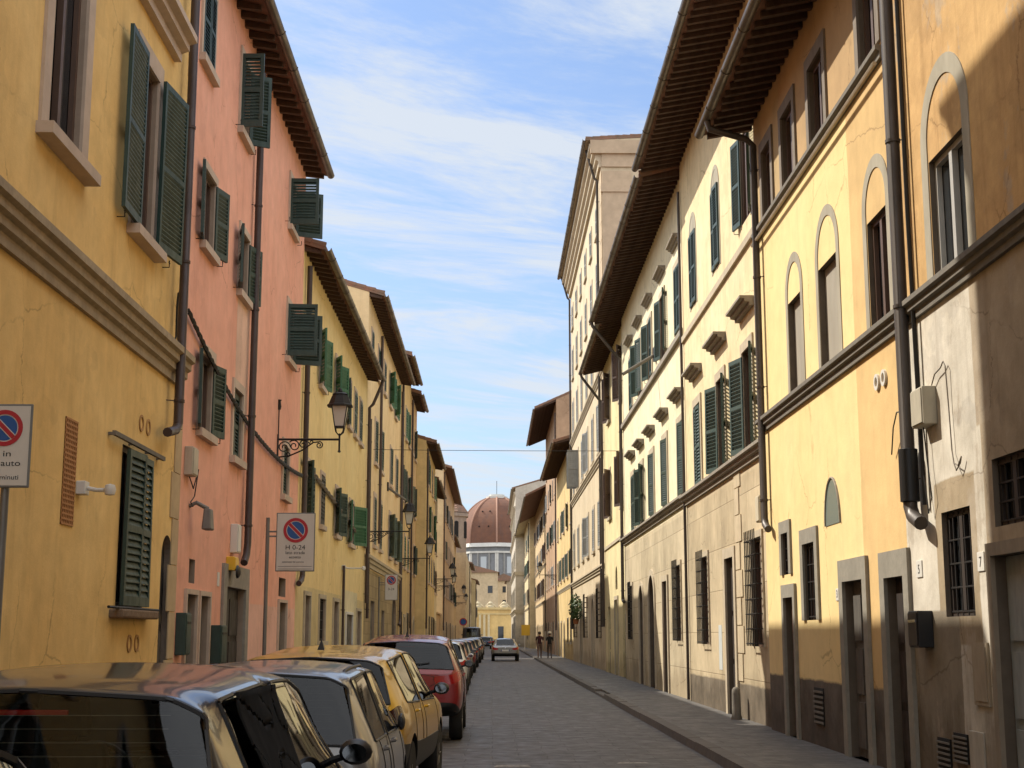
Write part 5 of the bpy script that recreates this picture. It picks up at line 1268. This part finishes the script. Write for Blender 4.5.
# ------------------------------------------------------------------ small things on the walls
def wallbox(name, label, cat, X, sg, y0, y1, z0, z1, d, mat, lid=True, lidmat=None, bevel=.01):
    t = thing(name, (X, (y0 + y1) / 2, z0), label, cat)
    MB().box(X, X + sg * d, y0, y1, z0, z1).build('case', mat, t, bevel=bevel)
    if lid: MB().box(X + sg * (d + .001), X + sg * (d + .012), y0 + .02, y1 - .02, z0 + .02, z1 - .02).build('lid', lidmat or mat, t, bevel=.004)
    return t
wallbox('meter_box', 'pale grey cable box beside the thick drainpipe of the orange house', 'utility box', XR, -1, 14.45, 14.85, 3.80, 4.20, .15, paint('box_grey', (.42, .38, .29), .6), bevel=.012)
t = wallbox('letter_box', 'black letter box between the dark door and the barred window', 'letter box', XR, -1, 14.95, 15.3, 1.52, 1.9, .16, M_BLACK); MB().box(XR - .173, XR - .18, 15.0, 15.25, 1.78, 1.81).build('slot', M_CHROME, t)
t = wallbox('letter_box', 'dark green letter box beside the narrow arched door', 'letter box', XL, 1, 19.62, 19.95, 1.38, 1.95, .14, M_GREEN); MB().box(XL + .153, XL + .16, 19.68, 19.9, 1.8, 1.83).build('slot', M_IRON, t)
t = wallbox('letter_box', 'dark green letter box beside the wide grey stone door frame', 'letter box', XL, 1, 22.1, 22.55, 1.22, 1.8, .16, M_GREEN); MB().box(XL + .173, XL + .18, 22.15, 22.5, 1.66, 1.69).build('slot', M_IRON, t)
wallbox('intercom_box', 'white intercom box above the yellow alarm', 'intercom', XL, 1, 23.45, 23.75, 2.98, 3.45, .12, M_WHITE)
wallbox('junction_box', 'small beige junction box under the elbow of the brown drainpipe', 'utility box', XL, 1, 19.75, 20.1, 3.85, 4.25, .12, paint('beige_box', (.50, .44, .34), .6))
t = wallbox('alarm_siren', 'yellow alarm siren with a black lens above the wide door', 'alarm', XL, 1, 23.15, 23.5, 2.68, 2.9, .14, flat('alarm_yellow', (.70, .42, .03), .4)); MB().lathe([(.11, 0), (.10, .03), (.05, .06), (0, .065)], (0, 0, 0), 12, axis='x').build('lens', M_BLACK, t, origin=(XL + .155, 23.3, 2.66), local=True, smooth=True)
wallbox('utility_box', 'cream box fixed where the yellow wall meets the cream house', 'utility box', XR3, -1, 24.1, 24.42, 3.55, 4.0, .16, paint('cream_box', (.55, .49, .36), .6))
for (X, sg, ya, yb, za, zb, lb) in ((XR, -1, 15.22, 15.42, 2.26, 2.44, 'small white number plate by the very dark door'), (XR, -1, 13.28, 13.46, 2.24, 2.42, 'small white number plate beside the barred window'), (XR, -1, 18.95, 19.1, 2.1, 2.26, 'small white number plate by the grey green door'), (XL, 1, 22.45, 22.6, 2.4, 2.62, 'small cream plate left of the wide door frame'.replace(' left of', ' next to'))):
    t = thing('house_number', (X, (ya + yb) / 2, za), lb, 'house number'); MB().box(X, X + sg * .012, ya, yb, za, zb).build('plate', M_WHITE, t, bevel=.003)
    if sg < 0:
        c = bpy.data.curves.new('lettering', 'FONT'); c.body = {15.22: '5', 13.28: '7', 18.95: '3'}[ya]; c.size = .14; c.align_x = 'CENTER'; c.extrude = .001; c.materials.append(M_INK)
        o = text_obj(c); link(o, t, (X - .0135, (ya + yb) / 2, za + .04)); o.rotation_euler = (R(90), 0, R(-90))
def camera_(label, X, Y, Z, d=.32):
    t = thing('security_camera', (X, Y, Z), label, 'camera'); b = MB().box(X, X + .10, Y - .08, Y + .08, Z - .07, Z + .07); b.build('mount', M_WHITE, t, bevel=.01)
    MB().tube([(X + .1, Y, Z), (X + .2, Y, Z - .02), (X + d, Y - .02, Z - .02)], .022, 8).build('arm', M_WHITE, t, smooth=True)
    MB().lathe([(.0, -.06), (.05, -.05), (.065, 0), (.05, .05), (.0, .065)], (X + d + .02, Y - .02, Z - .02), 12).build('head', M_WHITE, t, smooth=True)
camera_('small white camera on the ochre wall beside the terracotta grille', XL, 14.75, 3.15)
t = thing('wall_light', (XL, 20.35, 3.35), 'grey curved wall light on the pink wall under its loose cable', 'wall light')
MB().tube([(XL, 20.2, 3.45), (XL + .1, 20.2, 3.5), (XL + .25, 20.3, 3.42)], .03, 8).build('arm', M_POLE, t, smooth=True); MB().hexa([(XL + .18, 20.2, 3.12), (XL + .32, 20.2, 3.12), (XL + .32, 20.45, 3.12), (XL + .18, 20.45, 3.12), (XL + .2, 20.22, 3.42), (XL + .3, 20.22, 3.42), (XL + .3, 20.42, 3.42), (XL + .2, 20.42, 3.42)]).build('head', M_POLE, t, bevel=.02)
camera_('small camera over the pale door of the warm yellow house', XL, 41.0, 3.55, .6)

def sag(p, q, s, n=14):
    p, q = Vector(p), Vector(q); return [tuple(p.lerp(q, k / n) - Vector((0, 0, s * 4 * (k / n) * (1 - k / n)))) for k in range(n + 1)]
M_CABLE = flat('black_cable', (.022, .02, .018), .7); M_CABLEG = paint('grey_cable', (.16, .13, .10), .7)
rc = random.Random(8)
def cable(label, pts, r=.012, mat=M_CABLE, name='cable', twist=None):
    b = MB().tube(pts, r, 6)
    if twist:
        for ph in (0, 2.1, 4.2):
            q = []; acc = 0
            for k, p in enumerate(pts): q.append((p[0] + twist * .3 * math.cos(k * 1.3 + ph), p[1], p[2] + twist * math.sin(k * 1.3 + ph)))
            b.tube(q, r * .8, 5)
    o = b.build(name, mat, None, origin=pts[0]); tag(o, label, 'cable'); return o
cable('twisted black cable bundle sagging along the pink wall', sag((XL + .06, 19.4, 6.1), (XL + .06, 25.2, 5.2), .12, 40) + sag((XL + .06, 25.3, 5.2), (XL + .06, 31.6, 5.15), .1, 40), .022, twist=.035)
cable('grey cable bundle running along the warm yellow house', sag((XL + .06, 31.8, 5.5), (XL + .06, 48.2, 4.55), -.05, 40), .035, M_CABLEG, twist=.05)
cable('short black cable bent down beside the toothed quoin', [(XL + .05, 19.2, 6.05), (XL + .05, 18.75, 6.2), (XL + .05, 18.7, 6.0), (XL + .05, 18.72, 5.6), (XL + .05, 18.6, 5.42)], .014)
cable('thin loose cable looping on the pink wall above the wall light', [(XL + .03, 20.0, 3.85), (XL + .05, 20.2, 3.7), (XL + .06, 20.45, 4.0), (XL + .05, 20.3, 3.6), (XL + .04, 20.1, 3.5), (XL + .04, 20.25, 3.45)], .009)
cable('thin overhead wire crossing high over the street', sag((XL, 51.0, 8.25), (4.85, 51.8, 8.32), .02), .010, name='overhead_wire')
cable('cable curving from the box over the orange and white wall', [(XR - .03, 14.5, 4.21), (XR - .04, 14.35, 4.30), (XR - .04, 14.15, 4.33), (XR - .04, 14.06, 4.38), (XR - .04, 14.0, 4.32), (XR - .03, 13.99, 3.9), (XR - .03, 13.96, 3.45), (XR - .05, 13.86, 3.32), (XR - .05, 13.74, 3.28), (XR - .04, 13.66, 3.36), (XR - .04, 13.70, 3.30), (XR - .05, 13.8, 3.24), (XR - .04, 13.9, 3.33)], .007, M_CABLEG)
cable('short cable stub arching on the orange wall beside the drainpipe', [(XR - .14, 15.2, 4.05), (XR - .12, 15.5, 4.08), (XR - .08, 15.8, 3.95), (XR - .04, 16.05, 3.68)], .008)
cable('thin cable hanging below the pale grey cable box', [(XR - .06, 14.75, 3.80), (XR - .05, 14.70, 3.4), (XR - .05, 14.62, 3.05), (XR - .05, 14.75, 2.9), (XR - .05, 14.85, 3.3)], .008)
cable('grey cable run hanging down the seam between yellow and cream houses', [(XR - .05, 23.75, 9.2), (XR - .07, 23.73, 7.5), (XR - .05, 23.77, 5.5), (XR - .06, 23.74, 4.2)], .022, M_CABLEG, twist=.03)
# plain slanting dark poles on the whitish cream and peach houses
t = thing('slanting_pole', (XR3 + .05, 40.5, 9.6), 'slanting dark pole held out from the whitish cream house', 'pole'); MB().tube([(XR3 + .05, 40.5, 9.7), (3.75, 40.2, 9.05)], .05, 8).build('pole', M_SERENA, t, smooth=True); MB().box(XR3 - .02, XR3 + .05, 40.35, 40.65, 9.5, 9.9).build('socket', M_IRON, t)
t = thing('slanting_pole', (XL, 58, 8.9), 'slanting dark pole held out from the peach house', 'pole'); MB().tube([(XL, 58, 7.6), (XL + .75, 58.3, 7.1)], .05, 8).build('pole', M_SERENA, t, smooth=True); MB().box(XL, XL + .06, 57.85, 58.15, 7.45, 7.8).build('socket', M_IRON, t)
# stone guard post at the foot of the cream house
t = thing('guard_stone', (4.35, 26.75, .12), 'stubby round guard stone at the foot of the cream yellow house', 'guard stone'); MB().lathe([(.10, .12), (.10, .16), (.085, .2), (.08, .58), (.075, .66), (.04, .70), (0, .71)], (4.5, 26.7, 0), 14).build('post', M_SERENA, t, smooth=True)
# plants hung out on the lemon cream and white houses
def bush(label, cx, cy, cz, rx, ry, rz_, n=420, seed=1, s=.10):
    rr = random.Random(seed); t = thing('wall_plant', (cx, cy, cz - rz_), label, 'plant'); b = MB()
    for _ in range(n):
        a, c = rr.uniform(0, 6.283), rr.uniform(-1, 1); q = rr.random() ** .4
        p = Vector((cx + rx * q * math.cos(a) * math.sqrt(1 - c * c), cy + ry * q * math.sin(a) * math.sqrt(1 - c * c), cz + rz_ * q * c))
        d = Vector((rr.uniform(-1, 1), rr.uniform(-1, 1), rr.uniform(-.4, 1))).normalized(); e = d.cross(Vector((rr.uniform(-1, 1), rr.uniform(-1, 1), rr.uniform(-1, 1)))).normalized(); k = s * rr.uniform(.6, 1.3)
        b.poly([p - d * k, p + e * k * .45, p + d * k, p - e * k * .45], rr.choice((0, 0, 1)))
    b.build('foliage', [flat('leaf_dark', (.035, .07, .02), .6), flat('leaf_light', (.075, .12, .035), .6)], t)
    MB().lathe([(.12, 0), (.17, .26), (.18, .28)], (cx, cy, cz - rz_ - .12), 12).build('pot', flat('terracotta_pot', (.40, .16, .07), .8), t, smooth=True)
bush('leafy green plant hung low on the white palace wall', 4.55, 78.0, 3.1, .38, .9, .75, seed=3)
# street clock-like round lantern on the palace
# ------------------------------------------------------------------ people
def person(label, X, Y, h, top, legs, hat=None, hair=(.03, .02, .015), step=.16, rz=0., bag=False):
    sk = (.46, .28, .19); k = h / 1.72
    V = {'pel': (0, 0, .93), 'waist': (0, .01, 1.08), 'chest': (0, .01, 1.30), 'neck': (0, .02, 1.47), 'head': (0, .035, 1.62), 'crown': (0, .03, 1.69)}
    Rr = {'pel': (.135, .11), 'waist': (.13, .10), 'chest': (.155, .11), 'neck': (.052, .052), 'head': (.078, .095), 'crown': (.06, .07)}
    E = [('pel', 'waist'), ('waist', 'chest'), ('chest', 'neck'), ('neck', 'head'), ('head', 'crown')]
    for sx, n_ in ((-1, 'l'), (1, 'r')):
        st = step * sx
        V.update({n_ + 'hip': (sx * .095, 0, .88), n_ + 'knee': (sx * .10, st * .75 + .04, .50), n_ + 'ank': (sx * .10, st * 1.5 - (.10 if st < 0 else 0), .09 if st > 0 else .13), n_ + 'toe': (sx * .115, st * 1.5 + .14 - (.06 if st < 0 else 0), .035),
                  n_ + 'sh': (sx * .19, .01, 1.40), n_ + 'el': (sx * .222, -st * .6 - .02, 1.14), n_ + 'wr': (sx * .215, -st * 1.1 + .06, .92), n_ + 'hand': (sx * .21, -st * 1.2 + .08, .83)})
        Rr.update({n_ + 'hip': (.095, .10), n_ + 'knee': (.062, .065), n_ + 'ank': (.042, .045), n_ + 'toe': (.04, .03), n_ + 'sh': (.062, .065), n_ + 'el': (.043, .043), n_ + 'wr': (.029, .03), n_ + 'hand': (.036, .022)})
        E += [('pel', n_ + 'hip'), (n_ + 'hip', n_ + 'knee'), (n_ + 'knee', n_ + 'ank'), (n_ + 'ank', n_ + 'toe'), ('chest', n_ + 'sh'), (n_ + 'sh', n_ + 'el'), (n_ + 'el', n_ + 'wr'), (n_ + 'wr', n_ + 'hand')]
        for f_, (dx, dl) in enumerate(((-.026, .075), (-.009, .085), (.009, .08), (.025, .065))):
            hx, hy, hz = V[n_ + 'hand']; a, c = n_ + 'f%d' % f_, n_ + 'g%d' % f_
            V[a] = (hx + .004, hy + dx, hz - .045); V[c] = (hx - sx * .012, hy + dx + .012, hz - .045 - dl * .75); Rr[a] = (.0095, .0095); Rr[c] = (.0075, .0075); E += [(n_ + 'hand', a), (a, c)]
        hx, hy, hz = V[n_ + 'hand']; V[n_ + 't'] = (hx - sx * .012, hy + .05, hz - .03); Rr[n_ + 't'] = (.0095, .0095); E.append((n_ + 'hand', n_ + 't'))
    ks = list(V); me = bpy.data.meshes.new('person_base'); me.from_pydata([tuple(c * k for c in V[q]) for q in ks], [(ks.index(a), ks.index(b)) for a, b in E], [])
    o = bpy.data.objects.new('tmp_person', me); COL.objects.link(o); sm = o.modifiers.new('s', 'SKIN'); o.modifiers.new('u', 'SUBSURF').levels = 2
    if not me.skin_vertices: me.attributes.new('skin', 'FLOAT', 'POINT')
    for q, sv in zip(ks, me.skin_vertices[0].data): sv.radius = tuple(r * k for r in Rr[q]); sv.use_root = (q == 'pel')
    dg = bpy.context.evaluated_depsgraph_get(); ev = bpy.data.meshes.new_from_object(o.evaluated_get(dg)); bpy.data.objects.remove(o, do_unlink=True)
    ms = [flat('skin', sk, .6), paint('top_cloth', top, .9), paint('leg_cloth', legs, .9), flat('shoe', (.05, .045, .04), .7)]
    ev.materials.clear()
    for q in ms: ev.materials.append(q)
    for p in ev.polygons:
        x, y, z = (c / k for c in p.center); i = 1
        if z > 1.475: i = 0
        elif z < .075: i = 3
        elif abs(x) > .188 and z < 1.16: i = 0
        elif z < .94: i = 2
        p.material_index = i; p.use_smooth = True
    ev.name = 'person'; t = bpy.data.objects.new('person', ev); link(t, None, (X, Y, .12), rz); tag(t, label, 'person')
    def kid(mb, nm, mat):
        me_ = mb.mesh(nm, mat, smooth=True); c = bpy.data.objects.new(nm, me_); COL.objects.link(c); c.parent = t
    q = MB().lathe([(.0, 1.745), (.05, 1.735), (.085, 1.69), (.095, 1.62), (.085, 1.57), (.04, 1.555)], (0, .012, 0), 14); q.v = [(x * k, y * 1.12 * k, z * k) for x, y, z in q.v]; kid(q, 'hair', flat('hair', hair, .7))
    f = MB(); f.lathe([(.0, 0), (.012, .004), (.014, .02), (.0, .03)], (0, .125 * k, 1.605 * k), 8, axis='y'); kid(f, 'nose', ms[0])
    for sx in (-1, 1):
        f = MB().lathe([(.0, 0), (.011, .004), (.0, .01)], (sx * .033 * k, .122 * k, 1.635 * k), 8, axis='y'); kid(f, 'eye', M_INK)
        f = MB().lathe([(.0, -.03), (.02, -.015), (.022, .015), (.0, .032)], (sx * .098 * k, .02 * k, 1.61 * k), 8); kid(f, 'ear', ms[0])
    kid(MB().tube([(-.025 * k, .125 * k, 1.565 * k), (0, .131 * k, 1.562 * k), (.025 * k, .125 * k, 1.565 * k)], .005, 5), 'mouth', flat('lips', (.30, .12, .10), .6))
    if hat:
        q = MB().lathe([(.16, 1.665), (.165, 1.672), (.105, 1.69), (.10, 1.76), (.07, 1.79), (0, 1.795)], (0, .012, 0), 16); q.v = [(x * k, y * k, z * k) for x, y, z in q.v]; kid(q, 'hat', paint('hat_cloth', hat, .9))
    return t
person('person in a dark maroon top walking away along the pavement', 3.15, 95.5, 1.74, (.055, .018, .022), (.17, .11, .085))
person('person in a black top and white hat walking beside the other', 3.78, 94.6, 1.70, (.012, .012, .013), (.10, .075, .06), hat=(.62, .58, .5), step=-.15)

# ------------------------------------------------------------------ camera, sun, sky
cam = bpy.data.cameras.new('camera'); co = bpy.data.objects.new('camera', cam); COL.objects.link(co)
TH = math.atan(251 / 1420); PSI = math.atan(20 * math.cos(TH) / 1420)
co.location = (0, 0, H_EYE); co.rotation_euler = (math.pi / 2 + TH, 0, -PSI)
cam.sensor_width = 36; cam.lens = 36 * 1420 / 1024; cam.clip_start = .05; cam.clip_end = 6000; SC.camera = co
EL, AZ = R(45.3), R(-54.3)        # azimuth from +Y towards +X
sd_ = Vector((math.cos(EL) * math.sin(AZ), math.cos(EL) * math.cos(AZ), math.sin(EL)))
sl = bpy.data.lights.new('sun', 'SUN'); sl.energy = SUN_E; sl.angle = R(.5); sl.color = (1, .93, .80)
so = bpy.data.objects.new('sun', sl); COL.objects.link(so); so.rotation_euler = (-sd_).to_track_quat('-Z', 'Y').to_euler(); so.location = (0, 0, 60)
wd = bpy.data.worlds.new('World'); SC.world = wd; wd.use_nodes = True; nt = wd.node_tree; nt.nodes.clear()
out = nt.nodes.new('ShaderNodeOutputWorld'); bg = nt.nodes.new('ShaderNodeBackground'); sky = nt.nodes.new('ShaderNodeTexSky')
sky.sky_type = 'NISHITA'; sky.sun_disc = False; sky.sun_elevation = EL; sky.sun_rotation = SKYROT; sky.air_density = 1.0; sky.dust_density = 1.5; sky.ozone_density = 1.5
g = G(nt); tc = nt.nodes.new('ShaderNodeTexCoord'); x = g.xyz(tc.outputs['Generated'])
den = g.math('ADD', g.math('MAXIMUM', x[2], 0), .12)
cx = nt.nodes.new('ShaderNodeCombineXYZ'); nt.links.new(g.math('DIVIDE', x[0], den), cx.inputs[0]); nt.links.new(g.math('DIVIDE', x[1], den), cx.inputs[1])
rot = nt.nodes.new('ShaderNodeMapping'); rot.vector_type = 'TEXTURE'; nt.links.new(cx.outputs[0], rot.inputs[0]); rot.inputs['Rotation'].default_value = (0, 0, R(24)); rot.inputs['Scale'].default_value = (1.9, .62, 1)
n1 = g.noise(rot.outputs[0], 1.9, 12, .66, .5); n2 = g.noise(g.map(cx.outputs[0], (1, 1, 1), (3.1, 1.7, 0)), 1.1, 4, .5)
blue = g.mix(1, sky.outputs[0], (.45, .55, .67), 'MULTIPLY')
wisp = g.math('MULTIPLY', g.rng(n1, .40, .64, 0, 1, True), g.rng(n2, .30, .52, .35, 1, True))
veil = g.rng(x[2], 0, .5, .34, .08)        # thin haze towards the horizon
col = g.mix(g.math('MINIMUM', g.math('ADD', g.math('MULTIPLY', wisp, .85), veil), .9), blue, (2.75, 2.95, 3.2))
# unseen bright cloud added overhead and behind the camera to fill the shaded facades
fill_cloud = g.math('MULTIPLY', g.math('MAXIMUM', g.rng(x[2], .58, .85, 0, 1, True), g.rng(x[1], .35, -.1, 0, 1, True)), g.rng(g.noise(cx.outputs[0], 1.1, 7, .6), .25, .6, .55, 1))
col = g.mix(fill_cloud, col, (6.0, 6.15, 6.4))
nt.links.new(col, bg.inputs[0]); bg.inputs['Strength'].default_value = SKY_S; nt.links.new(bg.outputs[0], out.inputs[0])
SC.view_settings.view_transform = 'Standard'; SC.view_settings.look = 'None'; SC.view_settings.exposure = EXPO; SC.view_settings.gamma = 1
SC.render.engine = 'CYCLES'; SC.cycles.max_bounces = 8; SC.cycles.diffuse_bounces = 5; SC.cycles.transparent_max_bounces = 16
try: SC.cycles.use_denoising = True
except Exception: pass
